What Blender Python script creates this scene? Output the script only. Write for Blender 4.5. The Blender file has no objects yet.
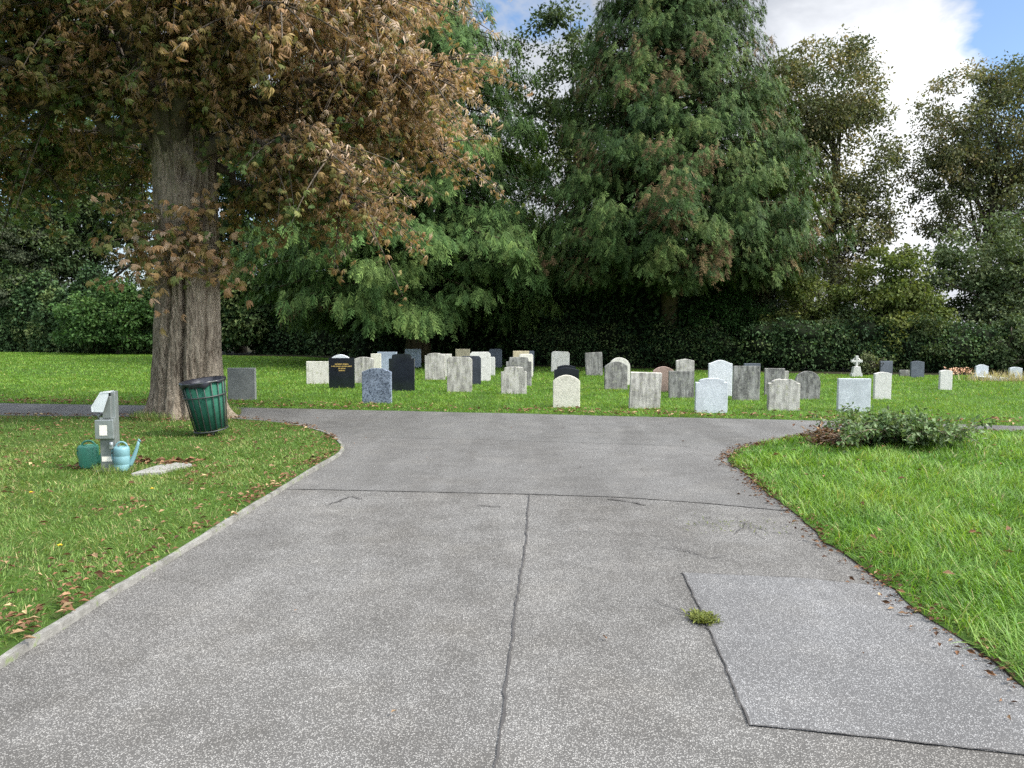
import bpy, bmesh, math, random
import numpy as np
from mathutils import Vector, Matrix

rng = np.random.default_rng(11)
random.seed(5)
scene = bpy.context.scene
COL = scene.collection
PI = math.pi

# ------------------------------------------------------------------ camera
W, H, F = 1024, 768, 769.0
CAMH = 1.6
PITCH = math.atan(56.0 / F)          # horizon at row 328
cam_d = bpy.data.cameras.new("camera")
cam = bpy.data.objects.new("camera", cam_d)
COL.objects.link(cam)
cam.location = (0, 0, CAMH)
cam.rotation_euler = (PI / 2 - PITCH, 0, 0)
cam_d.sensor_width = 36
cam_d.lens = 36 * F / W
cam_d.clip_start = 0.05
cam_d.clip_end = 3000
scene.camera = cam
CP, SP = math.cos(PITCH), math.sin(PITCH)


def ray(px, py):
    u = (px - W / 2) / F
    v = (H / 2 - py) / F
    return (u, CP + v * SP, -SP + v * CP)


def G(px, py, z=0.0):
    """the point of the level z seen at a pixel of the photograph"""
    r = ray(px, py)
    t = (z - CAMH) / r[2]
    return (r[0] * t, r[1] * t)


def P(px, py, d):
    r = ray(px, py)
    t = d / r[1]
    return (r[0] * t, d, CAMH + r[2] * t)


# ------------------------------------------------------------------ helpers
def props(o, label=None, cat=None, group=None, kind=None):
    if label: o["label"] = label
    if cat: o["category"] = cat
    if group: o["group"] = group
    if kind: o["kind"] = kind
    return o


def empty(name, loc, rz=0.0, label=None, cat=None, group=None, rot=None):
    o = bpy.data.objects.new(name, None)
    o.empty_display_size = 0.1
    COL.objects.link(o)
    o.location = loc
    o.rotation_euler = rot if rot else (0, 0, rz)
    return props(o, label, cat, group)


def norm(a):
    return a / np.maximum(np.linalg.norm(a, axis=-1, keepdims=True), 1e-9)


class Buf:
    """collects arrays of vertices and faces, built as ONE mesh object"""
    def __init__(s):
        s.V = []; s.hue = []; s.rnd = []; s.loops = []; s.tot = []; s.mat = []; s.n = 0; s.smooth = []

    def add(s, V, faces, hue=0.5, rnd=0.5, mat=0, smooth=False):
        """faces: list of (k, array(m,k))"""
        V = np.asarray(V, dtype=np.float32).reshape(-1, 3)
        m = len(V)
        s.V.append(V)
        s.hue.append(np.broadcast_to(np.asarray(hue, np.float32), (m,)))
        s.rnd.append(np.broadcast_to(np.asarray(rnd, np.float32), (m,)))
        for f in faces:
            f = np.asarray(f, dtype=np.int32)
            s.loops.append((f + s.n).ravel())
            s.tot.append(np.full(len(f), f.shape[1], np.int32))
            s.mat.append(np.full(len(f), mat, np.int32))
            s.smooth.append(np.full(len(f), smooth, bool))
        s.n += m

    def scatter(s, T, pos, R, scale, hue, rnd, mat=0):
        """T = (verts, [faces...]) template, R (m,3,3) columns = axes"""
        V, fs = T
        V = np.asarray(V, np.float32)
        m, n = len(pos), len(V)
        if m == 0: return
        scale = np.broadcast_to(np.asarray(scale, np.float32), (m,))
        W_ = np.einsum('mij,nj->mni', R.astype(np.float32), V) * scale[:, None, None] + np.asarray(pos, np.float32)[:, None, :]
        off = (np.arange(m, dtype=np.int32) * n)[:, None, None]
        faces = [(np.asarray(f, np.int32)[None] + off).reshape(-1, len(f[0])) for f in fs]
        s.add(W_.reshape(-1, 3), faces, np.repeat(np.broadcast_to(hue, (m,)), n), np.repeat(np.broadcast_to(rnd, (m,)), n), mat)

    def tube(s, pts, rad, sides=8, mat=0, hue=0.5, cap=True):
        pts = np.asarray(pts, float); k = len(pts)
        rad = np.broadcast_to(np.asarray(rad, float), (k,))
        tan = norm(np.gradient(pts, axis=0))
        ref = np.array([0.0, 0, 1]) if abs(tan[0, 2]) < 0.9 else np.array([1.0, 0, 0])
        a = norm(np.cross(tan, ref)); b = np.cross(tan, a)
        th = np.linspace(0, 2 * PI, sides, endpoint=False)
        V = pts[:, None] + rad[:, None, None] * (a[:, None] * np.cos(th)[None, :, None] + b[:, None] * np.sin(th)[None, :, None])
        i = np.arange(k - 1)[:, None] * sides; j = np.arange(sides)[None]; j2 = (j + 1) % sides
        q = np.stack([i + j, i + j2, i + sides + j2, i + sides + j], -1).reshape(-1, 4)
        fs = [q]
        if cap:
            fs.append(np.arange(sides)[None, ::-1]); fs.append((np.arange(sides) + (k - 1) * sides)[None])
        s.add(V.reshape(-1, 3), fs, hue, 0.5, mat, True)

    def box(s, c, d, mat=0, rot=None):
        x, y, z = np.array(d) / 2.0
        V = np.array([[-x, -y, -z], [x, -y, -z], [x, y, -z], [-x, y, -z], [-x, -y, z], [x, -y, z], [x, y, z], [-x, y, z]])
        if rot is not None: V = V @ np.array(rot).T
        V = V + np.array(c)
        s.add(V, [np.array([[0, 3, 2, 1], [4, 5, 6, 7], [0, 1, 5, 4], [1, 2, 6, 5], [2, 3, 7, 6], [3, 0, 4, 7]])], mat=mat)

    def build(s, name, mats, parent=None, bevel=0.0, loc=None):
        V = np.concatenate(s.V); L = np.concatenate(s.loops); T = np.concatenate(s.tot)
        me = bpy.data.meshes.new(name)
        me.vertices.add(len(V)); me.vertices.foreach_set("co", V.ravel())
        me.loops.add(len(L)); me.loops.foreach_set("vertex_index", L)
        me.polygons.add(len(T))
        st = np.zeros(len(T), np.int32); st[1:] = np.cumsum(T)[:-1]
        me.polygons.foreach_set("loop_start", st); me.polygons.foreach_set("loop_total", T)
        me.polygons.foreach_set("material_index", np.concatenate(s.mat))
        me.polygons.foreach_set("use_smooth", np.concatenate(s.smooth))
        for nm, dat in (("hue", s.hue), ("rnd", s.rnd)):
            at = me.attributes.new(nm, 'FLOAT', 'POINT'); at.data.foreach_set("value", np.concatenate(dat).astype(np.float32))
        for m in (mats if isinstance(mats, (list, tuple)) else [mats]): me.materials.append(m)
        me.update(calc_edges=True); me.validate()
        o = bpy.data.objects.new(name, me); COL.objects.link(o)
        if parent: o.parent = parent
        if loc is not None: o.location = loc
        if bevel:
            b = o.modifiers.new("bevel", 'BEVEL'); b.width = bevel; b.segments = 2; b.limit_method = 'ANGLE'
        return o


# value noise (numpy) ------------------------------------------------
_tab = np.random.default_rng(3).random((256, 256))


def vnoise(x, y, sc=1.0):
    x = np.asarray(x) * sc + 100.3; y = np.asarray(y) * sc + 71.7
    xi = np.floor(x).astype(int); yi = np.floor(y).astype(int)
    fx = x - xi; fy = y - yi
    fx = fx * fx * (3 - 2 * fx); fy = fy * fy * (3 - 2 * fy)
    g = lambda a, b: _tab[a % 256, b % 256]
    return (g(xi, yi) * (1 - fx) + g(xi + 1, yi) * fx) * (1 - fy) + (g(xi, yi + 1) * (1 - fx) + g(xi + 1, yi + 1) * fx) * fy


def fbm(x, y, sc=1.0):
    return (vnoise(x, y, sc) * .55 + vnoise(x, y, sc * 2.1) * .3 + vnoise(x, y, sc * 4.3) * .15)


def inside(poly, x, y):
    r = np.zeros(len(x), bool); n = len(poly)
    for i in range(n):
        x1, y1 = poly[i]; x2, y2 = poly[(i + 1) % n]
        c = ((y1 > y) != (y2 > y)) & (x < (x2 - x1) * (y - y1) / ((y2 - y1) or 1e-9) + x1)
        r ^= c
    return r


def dist_poly(pl, x, y):
    """distance of points to an open polyline"""
    d = np.full(len(x), 1e9)
    for (x1, y1), (x2, y2) in zip(pl[:-1], pl[1:]):
        dx, dy = x2 - x1, y2 - y1
        t = np.clip(((x - x1) * dx + (y - y1) * dy) / (dx * dx + dy * dy + 1e-12), 0, 1)
        d = np.minimum(d, np.hypot(x - x1 - t * dx, y - y1 - t * dy))
    return d


def frames(t, up=None):
    """frames with y axis = t; z as near as possible to up"""
    t = norm(t)
    if up is None: up = np.tile([0.0, 0, 1], (len(t), 1))
    x = np.cross(t, up)
    bad = np.linalg.norm(x, axis=1) < 1e-3
    x[bad] = [1, 0, 0]
    x = norm(x); z = np.cross(x, t)
    return np.stack([x, t, z], axis=2)


def rand_dirs(n):
    return norm(rng.normal(size=(n, 3)))


# ------------------------------------------------------------------ materials
def new_mat(name):
    m = bpy.data.materials.new(name); m.use_nodes = True
    nt = m.node_tree
    for n in list(nt.nodes): nt.nodes.remove(n)
    out = nt.nodes.new("ShaderNodeOutputMaterial")
    return m, nt, out


def nd(nt, typ, **kw):
    n = nt.nodes.new(typ)
    for k, v in kw.items():
        if k in n.inputs.keys() if hasattr(n.inputs, 'keys') else False:
            n.inputs[k].default_value = v
        else:
            setattr(n, k, v)
    return n


def ramp(nt, fac, stops, interp='LINEAR'):
    r = nt.nodes.new("ShaderNodeValToRGB"); r.color_ramp.interpolation = interp
    el = r.color_ramp.elements
    while len(el) < len(stops): el.new(0.5)
    for e, (p, c) in zip(el, stops):
        e.position = p
        e.color = (c, c, c, 1) if not isinstance(c, (tuple, list)) else (*c, 1)
    nt.links.new(fac, r.inputs[0])
    return r.outputs[0]


def mixc(nt, a, b, fac, mode='MIX'):
    n = nt.nodes.new("ShaderNodeMix"); n.data_type = 'RGBA'; n.blend_type = mode
    for sock, v in ((n.inputs[0], fac), (n.inputs[6], a), (n.inputs[7], b)):
        if isinstance(v, bpy.types.NodeSocket): nt.links.new(v, sock)
        elif isinstance(v, (tuple, list)): sock.default_value = (*v, 1)
        else: sock.default_value = v
    return n.outputs[2]


def mathn(nt, op, a, b=0.0, clamp=False):
    n = nt.nodes.new("ShaderNodeMath"); n.operation = op; n.use_clamp = clamp
    for sock, v in ((n.inputs[0], a), (n.inputs[1], b)):
        if isinstance(v, bpy.types.NodeSocket): nt.links.new(v, sock)
        else: sock.default_value = v
    return n.outputs[0]


def noise(nt, vec, scale, detail=4, rough=.55, dist=0.0):
    n = nt.nodes.new("ShaderNodeTexNoise")
    n.inputs["Scale"].default_value = scale; n.inputs["Detail"].default_value = detail
    n.inputs["Roughness"].default_value = rough; n.inputs["Distortion"].default_value = dist
    if vec is not None: nt.links.new(vec, n.inputs["Vector"])
    return n.outputs["Fac"]


def voro(nt, vec, scale, out="Color"):
    n = nt.nodes.new("ShaderNodeTexVoronoi"); n.inputs["Scale"].default_value = scale
    nt.links.new(vec, n.inputs["Vector"])
    return n.outputs[out]


def coords(nt, kind="Object", scale=(1, 1, 1), offs=False):
    c = nt.nodes.new("ShaderNodeTexCoord").outputs[kind]
    m = nt.nodes.new("ShaderNodeMapping"); m.inputs["Scale"].default_value = scale
    nt.links.new(c, m.inputs["Vector"])
    if offs:
        oi = nt.nodes.new("ShaderNodeObjectInfo")
        nt.links.new(mathn(nt, 'MULTIPLY', oi.outputs["Random"], 37.0), m.inputs["Location"])
    return m.outputs[0]


def bump(nt, h, strength=.3, dist=.01):
    b = nt.nodes.new("ShaderNodeBump"); b.inputs["Strength"].default_value = strength; b.inputs["Distance"].default_value = dist
    nt.links.new(h, b.inputs["Height"])
    return b.outputs[0]


def principled(nt, out, color, rough=.7, metal=0.0, spec=.3, normal=None):
    p = nt.nodes.new("ShaderNodeBsdfPrincipled")
    for k, v in (("Base Color", color), ("Roughness", rough), ("Metallic", metal), ("Specular IOR Level", spec)):
        if isinstance(v, bpy.types.NodeSocket): nt.links.new(v, p.inputs[k])
        elif isinstance(v, (tuple, list)): p.inputs[k].default_value = (*v, 1)
        else: p.inputs[k].default_value = v
    if normal is not None: nt.links.new(normal, p.inputs["Normal"])
    if out is not None: nt.links.new(p.outputs[0], out.inputs[0])
    return p.outputs[0]


def flat(name, col, rough=.6, metal=0.0, spec=.3, var=.25, sc=9.0):
    """a plain paint/plastic/metal with a little unevenness"""
    m, nt, out = new_mat(name)
    v = coords(nt)
    n = noise(nt, v, sc, 5)
    c = mixc(nt, tuple(x * (1 - var) for x in col), tuple(min(1, x * (1 + var)) for x in col), n)
    r = mathn(nt, 'ADD', mathn(nt, 'MULTIPLY', n, .25), rough - .12)
    principled(nt, out, c, r, metal, spec, bump(nt, noise(nt, v, sc * 6, 3), .08, .003))
    return m


def leaf_mat(name, stops, transl=.3, rough=.6, spec=.12, vary=.45):
    m, nt, out = new_mat(name)
    a = nt.nodes.new("ShaderNodeAttribute"); a.attribute_name = "hue"
    b = nt.nodes.new("ShaderNodeAttribute"); b.attribute_name = "rnd"
    c = ramp(nt, a.outputs["Fac"], stops)
    br = mathn(nt, 'ADD', mathn(nt, 'MULTIPLY', b.outputs["Fac"], 2 * vary), 1 - vary)
    c = mixc(nt, c, (0, 0, 0), 0.0)
    vm = nt.nodes.new("ShaderNodeVectorMath"); vm.operation = 'SCALE'
    nt.links.new(c, vm.inputs[0]); nt.links.new(br, vm.inputs["Scale"])
    c = vm.outputs[0]
    p = principled(nt, None, c, rough, 0, spec)
    t = nt.nodes.new("ShaderNodeBsdfTranslucent")
    c2 = mixc(nt, c, (1.25, 1.25, .6), 1.0, 'MULTIPLY')
    nt.links.new(c2, t.inputs[0])
    mx = nt.nodes.new("ShaderNodeMixShader"); mx.inputs[0].default_value = transl
    nt.links.new(p, mx.inputs[1]); nt.links.new(t.outputs[0], mx.inputs[2])
    nt.links.new(mx.outputs[0], out.inputs[0])
    return m


def bark_mat(name, c1, c2, sx=9.0, sz=1.4, moss=None, strength=.9, dist=.04):
    m, nt, out = new_mat(name)
    v = coords(nt, scale=(sx, sx, sz))
    n1 = noise(nt, v, 1.0, 8, .65, .6)
    n2 = noise(nt, v, 4.0, 6, .6)
    n3 = noise(nt, coords(nt), 1.3, 4)
    c = mixc(nt, c1, c2, ramp(nt, n1, [(.36, 0.0), (.62, 1.0)]))
    c = mixc(nt, c, tuple(x * .5 for x in c1), ramp(nt, n2, [(.3, .8), (.5, 0.0)]))
    c = mixc(nt, c, tuple(x * 1.15 for x in c2), ramp(nt, n3, [(.45, 0.0), (.7, .5)]))
    if moss: c = mixc(nt, c, moss, ramp(nt, noise(nt, coords(nt), 3.0, 5), [(.5, 0.0), (.68, .7)]))
    hgt = mathn(nt, 'ADD', n1, mathn(nt, 'MULTIPLY', n2, .4))
    principled(nt, out, c, .9, 0, .15, bump(nt, hgt, strength, dist))
    return m


def stone_mat(name, base, dark, amt=.5, lichen=None, rough=.85, streak=True):
    m, nt, out = new_mat(name)
    v = coords(nt, offs=True)
    vs = coords(nt, scale=(14, 14, 2.2), offs=True)
    n1 = noise(nt, vs, 1.0, 6, .6, .4)
    n2 = noise(nt, v, 7.0, 6, .65)
    n3 = noise(nt, v, 45.0, 4, .6)
    lo = .62 - amt * .3
    src = mathn(nt, 'ADD', mathn(nt, 'MULTIPLY', n1, .62 if streak else .25), mathn(nt, 'MULTIPLY', n2, .38 if streak else .75))
    c = mixc(nt, base, dark, ramp(nt, src, [(lo, 0.0), (lo + .16, min(1, amt + .35))]))
    c = mixc(nt, c, tuple(x * .72 for x in base), ramp(nt, n3, [(.42, .55), (.6, 0.0)]))
    if lichen: c = mixc(nt, c, lichen, ramp(nt, noise(nt, v, 13.0, 5, .6), [(.56, 0.0), (.66, .8)]))
    principled(nt, out, c, rough, 0, .2, bump(nt, mathn(nt, 'ADD', n2, n3), .5, .012))
    return m


def granite_mat(name, c1, c2, rough=.35, scale=60, spec=.4):
    m, nt, out = new_mat(name)
    v = coords(nt, offs=True)
    k = voro(nt, v, scale); k2 = noise(nt, v, scale * .55, 3)
    bw = nt.nodes.new("ShaderNodeRGBToBW"); nt.links.new(k, bw.inputs[0])
    f = mathn(nt, 'ADD', mathn(nt, 'MULTIPLY', bw.outputs[0], .6), mathn(nt, 'MULTIPLY', k2, .4))
    c = mixc(nt, c1, c2, ramp(nt, f, [(.3, 0.0), (.62, 1.0)]))
    c = mixc(nt, c, tuple(.6 * x for x in c1), ramp(nt, noise(nt, v, 3, 4), [(.4, .35), (.6, 0.0)]))
    principled(nt, out, c, rough, 0, spec)
    return m


def asphalt_mat(name, stone_lo, stone_hi, bind, chip, cover, patchy=.35, warm=None):
    """exposed-aggregate tarmac: pale chips sunk in a dark binder"""
    m, nt, out = new_mat(name)
    v = coords(nt)
    vo = nt.nodes.new("ShaderNodeTexVoronoi"); vo.inputs["Scale"].default_value = chip
    nt.links.new(v, vo.inputs["Vector"])
    sep = nt.nodes.new("ShaderNodeSeparateColor"); nt.links.new(vo.outputs["Color"], sep.inputs[0])
    sc = mixc(nt, stone_lo, stone_hi, ramp(nt, sep.outputs[0], [(.15, 0.0), (.95, 1.0)]))
    big = noise(nt, v, .55, 5, .6); mid = noise(nt, v, 3.2, 6, .65)
    wear = mathn(nt, 'ADD', mathn(nt, 'MULTIPLY', big, .5), mathn(nt, 'MULTIPLY', mid, .5))
    thr = mathn(nt, 'ADD', cover, mathn(nt, 'MULTIPLY', mathn(nt, 'SUBTRACT', wear, .5), -.9))
    ischip = mathn(nt, 'GREATER_THAN', sep.outputs[1], thr)
    edge = ramp(nt, vo.outputs["Distance"], [(.42, 1.0), (.62, 0.0)])
    c = mixc(nt, bind, sc, mathn(nt, 'MULTIPLY', ischip, edge))
    fine = noise(nt, v, 330, 2)
    c = mixc(nt, c, (.55, .55, .55), ramp(nt, fine, [(.3, .0), (.42, .0)]), 'MULTIPLY')
    c = mixc(nt, c, (.70, .69, .67), ramp(nt, wear, [(.36, patchy), (.56, 0.0)]), 'MULTIPLY')
    tr = noise(nt, coords(nt, scale=(1.3, .22, 1)), 1.0, 5, .6, .4)
    c = mixc(nt, c, (.70, .69, .68), ramp(nt, tr, [(.40, .5), (.56, 0.0)]), 'MULTIPLY')
    c = mixc(nt, c, (1.14, 1.13, 1.11), ramp(nt, noise(nt, v, 1.7, 5, .6), [(.5, 0.0), (.68, .8)]), 'MULTIPLY')
    if warm: c = mixc(nt, c, warm, ramp(nt, noise(nt, v, .9, 4), [(.4, 0.0), (.7, .6)]), 'MULTIPLY')
    # small dark stains
    st = ramp(nt, noise(nt, coords(nt, scale=(1, 2.2, 1)), 2.1, 7, .7, .8), [(.635, 0.0), (.73, .5)])
    c = mixc(nt, c, (.05, .048, .045), st)
    h = mathn(nt, 'ADD', mathn(nt, 'MULTIPLY', edge, ischip), mathn(nt, 'MULTIPLY', mid, .3))
    principled(nt, out, c, .92, 0, .08, bump(nt, h, .6, .004))
    return m


def soil_mat(name, c1, c2, c3):
    m, nt, out = new_mat(name)
    v = coords(nt)
    n1 = noise(nt, v, 1.1, 6, .65); n2 = noise(nt, v, 22, 5, .7)
    c = mixc(nt, c1, c2, ramp(nt, n1, [(.35, 0.0), (.65, 1.0)]))
    c = mixc(nt, c, c3, ramp(nt, n2, [(.5, 0.0), (.7, .7)]))
    principled(nt, out, c, .95, 0, .1, bump(nt, n2, .6, .03))
    return m


M = {}
M['asphalt'] = asphalt_mat("old_tarmac", (.154, .148, .136), (.328, .316, .292), (.096, .092, .085), 150, .36, .75, (1.0, .985, .97))
M['asphalt_mid'] = asphalt_mat("worn_tarmac", (.144, .139, .129), (.264, .256, .239), (.104, .100, .093), 150, .40, .5)
M['asphalt_far'] = asphalt_mat("path_tarmac", (.134, .130, .121), (.246, .238, .222), (.104, .101, .094), 120, .50, .5)
M['asphalt_new'] = asphalt_mat("patch_tarmac", (.167, .164, .158), (.345, .339, .328), (.110, .108, .105), 160, .40, .3)
M['crack'] = flat("joint_filler", (.055, .051, .047), .9, var=.5, sc=30)
M['soil'] = soil_mat("lawn_soil", (.035, .065, .012), (.05, .10, .015), (.05, .045, .02))
M['soil_edge'] = soil_mat("edge_soil", (.06, .045, .03), (.10, .075, .05), (.05, .06, .02))
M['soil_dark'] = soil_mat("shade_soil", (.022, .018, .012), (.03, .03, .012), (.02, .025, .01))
M['kerb'] = stone_mat("edging_concrete", (.24, .23, .205), (.11, .105, .09), .6, (.14, .17, .07), streak=False)
M['grass_right'] = leaf_mat("lush_grass", [(0, (.050, .125, .012)), (.5, (.122, .238, .034)), (.85, (.22, .32, .068)), (1, (.34, .30, .13))], .35, .5, .25, .4)
M['grass_left'] = leaf_mat("mown_grass", [(0, (.085, .150, .026)), (.5, (.130, .212, .048)), (.82, (.21, .26, .075)), (1, (.33, .27, .13))], .35, .55, .2, .4)
M['grass_far'] = leaf_mat("far_grass", [(0, (.070, .150, .018)), (.5, (.120, .235, .028)), (.85, (.18, .27, .045)), (1, (.26, .22, .08))], .35, .55, .2, .35)
M['dry_grass'] = leaf_mat("dry_grass", [(0, (.30, .25, .13)), (1, (.42, .36, .20))], .3)
M['dead_leaf'] = leaf_mat("dead_leaves", [(0, (.06, .030, .018)), (.4, (.14, .070, .035)), (.75, (.22, .135, .075)), (1, (.34, .25, .13))], .1, .7)
M['chestnut_leaf'] = leaf_mat("chestnut_leaves", [(0, (.070, .120, .034)), (.25, (.150, .170, .055)), (.42, (.22, .165, .060)), (.62, (.30, .175, .085)), (.8, (.38, .255, .155)), (1, (.56, .43, .33))], .36, .6, .2, .42)
M['chestnut_bark'] = bark_mat("chestnut_bark", (.085, .062, .042), (.36, .295, .215), 20, 5.0, None, 1.0, .05)
M['shaded_bough_bark'] = bark_mat("shaded_bough_bark", (.045, .036, .027), (.17, .14, .105), 20, 6.0, None, 1.0, .03)  # darker than the trunk bark: crown shadow put into the colour
M['cedar_leaf'] = leaf_mat("cedar_sprays", [(0, (.026, .050, .018)), (.5, (.055, .104, .027)), (.9, (.125, .180, .048)), (1, (.13, .09, .04))], .15, .65, .10)
M['cypress_leaf'] = leaf_mat("cypress_sprays", [(0, (.020, .044, .016)), (.5, (.046, .083, .022)), (.85, (.092, .130, .034)), (.93, (.11, .10, .035)), (1, (.13, .080, .040))], .15, .65, .10)
M['cypress2_leaf'] = leaf_mat("brownish_sprays", [(0, (.022, .046, .022)), (.5, (.046, .074, .030)), (.8, (.085, .10, .040)), (.93, (.10, .09, .04)), (1, (.13, .075, .040))], .15, .65, .10)
M['green_leaf'] = leaf_mat("dark_leaves", [(0, (.030, .055, .020)), (.5, (.060, .088, .032)), (1, (.12, .14, .050))], .25, .6, .15)
M['autumn_leaf'] = leaf_mat("turning_leaves", [(0, (.070, .092, .042)), (.45, (.135, .145, .065)), (.8, (.24, .19, .090)), (1, (.31, .20, .10))], .25, .6, .15)
M['olive_leaf'] = leaf_mat("olive_leaves", [(0, (.055, .085, .034)), (.6, (.098, .13, .056)), (1, (.15, .17, .075))], .2, .6, .15)
M['yellow_leaf'] = leaf_mat("yellowing_leaves", [(0, (.050, .080, .024)), (.5, (.10, .13, .034)), (1, (.17, .185, .050))], .25)
M['bright_leaf'] = leaf_mat("fresh_leaves", [(0, (.034, .075, .020)), (.6, (.060, .120, .032)), (1, (.11, .16, .048))], .25)
M['hedge_leaf'] = leaf_mat("hedge_leaves", [(0, (.034, .066, .026)), (.6, (.066, .112, .040)), (1, (.13, .165, .058))], .15, .6, .12)
M['pine_leaf'] = leaf_mat("grey_needles", [(0, (.040, .055, .030)), (.6, (.080, .095, .055)), (1, (.15, .15, .095))], .15)
M['bush_leaf'] = leaf_mat("cut_leaves", [(0, (.055, .10, .034)), (.6, (.12, .18, .070)), (1, (.22, .27, .15))], .25, .6, .12)
M['core'] = flat("core_shade", (.012, .016, .008), .95, spec=.05)  # near-black colour painted in for the shaded hedge interior
M['bark'] = bark_mat("dark_bark", (.030, .024, .018), (.075, .060, .042), 8, 1.5, (.035, .045, .018))
M['bark_moss'] = bark_mat("mossy_bark", (.045, .036, .020), (.12, .095, .050), 8, 1.2, (.06, .065, .02))
M['twig'] = flat("dry_twigs", (.14, .10, .07), .9)
M['weath'] = stone_mat("weathered_limestone", (.50, .475, .42), (.13, .122, .108), .6, (.30, .30, .20))
M['weath_grey'] = stone_mat("blackened_stone", (.34, .33, .30), (.075, .072, .066), .75, (.28, .28, .22))
M['weath_pale'] = stone_mat("pale_limestone", (.64, .61, .53), (.26, .24, .20), .4, (.40, .40, .28))
M['ochre'] = stone_mat("ochre_sandstone", (.50, .43, .28), (.20, .17, .11), .4)
M['cream'] = stone_mat("cream_limestone", (.62, .59, .48), (.32, .30, .22), .35, streak=False)
M['pink'] = stone_mat("pink_sandstone", (.38, .27, .22), (.19, .14, .11), .4, streak=False)
M['marble'] = stone_mat("white_marble", (.62, .635, .64), (.42, .44, .44), .25, streak=False)
M['portland'] = stone_mat("portland_stone", (.60, .585, .53), (.36, .35, .30), .35, streak=False)
M['granite_pale'] = granite_mat("pale_granite", (.38, .405, .415), (.57, .595, .605), .5, 90)
M['granite_blue'] = granite_mat("blue_granite", (.065, .080, .11), (.25, .29, .36), .4, 42)
M['granite_mid'] = granite_mat("grey_granite", (.20, .235, .28), (.40, .45, .51), .5, 60)
M['slate'] = granite_mat("slate", (.070, .080, .095), (.12, .135, .155), .5, 40)
M['black'] = granite_mat("polished_black_granite", (.008, .010, .014), (.02, .023, .03), .12, 120, .5)
M['black_side'] = granite_mat("charcoal_granite", (.02, .024, .033), (.055, .06, .075), .3, 90)
M['grey_slab'] = granite_mat("honed_grey_stone", (.13, .135, .13), (.21, .215, .205), .55, 60)
M['gold'] = flat("gilt", (.62, .42, .14), .4, .4)
M['steel'] = flat("galvanised_steel", (.33, .35, .34), .42, .75, .4, .2, 14)
M['steel_dull'] = flat("dull_steel", (.20, .215, .20), .5, .55, .4, .25, 10)
M['steel_bright'] = flat("bright_steel_sheet", (.62, .64, .65), .35, .35, .5, .15, 6)
M['label'] = flat("paper_label", (.66, .63, .54), .7, var=.12)
M['teal'] = flat("pale_teal_plastic", (.13, .25, .265), .45, 0, .4, .15)
M['green_can'] = flat("green_plastic", (.04, .17, .11), .45, 0, .4, .25)
M['bin_green'] = flat("bin_green_paint", (.026, .105, .068), .8, 0, .1, .5, 11)
M['bin_rod'] = flat("bin_bars", (.055, .06, .055), .5, .5, .4, .4, 20)
M['bin_bag'] = flat("black_bag", (.012, .012, .016), .3, 0, .5, .4, 20)
M['slab'] = stone_mat("concrete_slab", (.27, .26, .235), (.14, .135, .12), .4, streak=False)
M['flower_yellow'] = flat("dandelion_yellow", (.75, .55, .03), .6)
M['flower_orange'] = flat("faded_orange_petals", (.55, .33, .20), .7)
M['pale_leaf'] = leaf_mat("pale_variegated_leaves", [(0, (.22, .30, .14)), (1, (.50, .55, .38))], .2)

# ------------------------------------------------------------------ sky and sun
SUN_AZ, SUN_EL = math.radians(108), math.radians(46)     # clockwise from the view direction
S = Vector((math.sin(SUN_AZ) * math.cos(SUN_EL), math.cos(SUN_AZ) * math.cos(SUN_EL), math.sin(SUN_EL)))
world = bpy.data.worlds.new("World"); scene.world = world; world.use_nodes = True
nt = world.node_tree
for n in list(nt.nodes): nt.nodes.remove(n)
wout = nt.nodes.new("ShaderNodeOutputWorld")
sky = nt.nodes.new("ShaderNodeTexSky"); sky.sky_type = 'NISHITA'; sky.sun_disc = False
sky.sun_elevation = SUN_EL; sky.sun_rotation = SUN_AZ
sky.air_density = 1.0; sky.dust_density = .6; sky.ozone_density = 3.0
SKY = .085
dirv = nt.nodes.new("ShaderNodeTexCoord").outputs["Generated"]


def blob(px, py, rad, soft):
    """1 inside a cone of directions round the one seen at a pixel"""
    r = Vector(ray(px, py)).normalized()
    n = nt.nodes.new("ShaderNodeVectorMath"); n.operation = 'DISTANCE'
    nrm = nt.nodes.new("ShaderNodeVectorMath"); nrm.operation = 'NORMALIZE'
    nt.links.new(dirv, nrm.inputs[0]); nt.links.new(nrm.outputs[0], n.inputs[0]); n.inputs[1].default_value = r
    mr = nt.nodes.new("ShaderNodeMapRange"); mr.interpolation_type = 'SMOOTHSTEP'
    nt.links.new(n.outputs["Value"], mr.inputs[0])
    mr.inputs[1].default_value = rad - soft; mr.inputs[2].default_value = rad + soft
    mr.inputs[3].default_value = 1; mr.inputs[4].default_value = 0
    return mr.outputs[0]


mp = nt.nodes.new("ShaderNodeMapping"); mp.inputs["Scale"].default_value = (1, 1, 1.9)
nt.links.new(dirv, mp.inputs[0])
cn = noise(nt, mp.outputs[0], 3.6, 7, .55, .2)
cn2 = noise(nt, mp.outputs[0], 11.0, 7, .55, .3)
cov = mathn(nt, 'ADD', mathn(nt, 'MULTIPLY', cn, 2.2), mathn(nt, 'ADD', mathn(nt, 'MULTIPLY', cn2, 1.7), -1.43))
for (px, py, r, s, w) in ((985, 40, .10, .09, -.36), (1110, 40, .14, .10, -.40), (530, -4, .06, .06, -.60), (925, 55, .05, .05, -.10), (60, 20, .25, .2, -.05),
                          (690, 0, .20, .12, .40), (850, 90, .12, .09, .36), (900, 230, .2, .14, .35), (590, 140, .2, .12, .3), (935, -12, .06, .05, .25)):
    cov = mathn(nt, 'ADD', cov, mathn(nt, 'MULTIPLY', blob(px, py, r, s), w))
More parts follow.
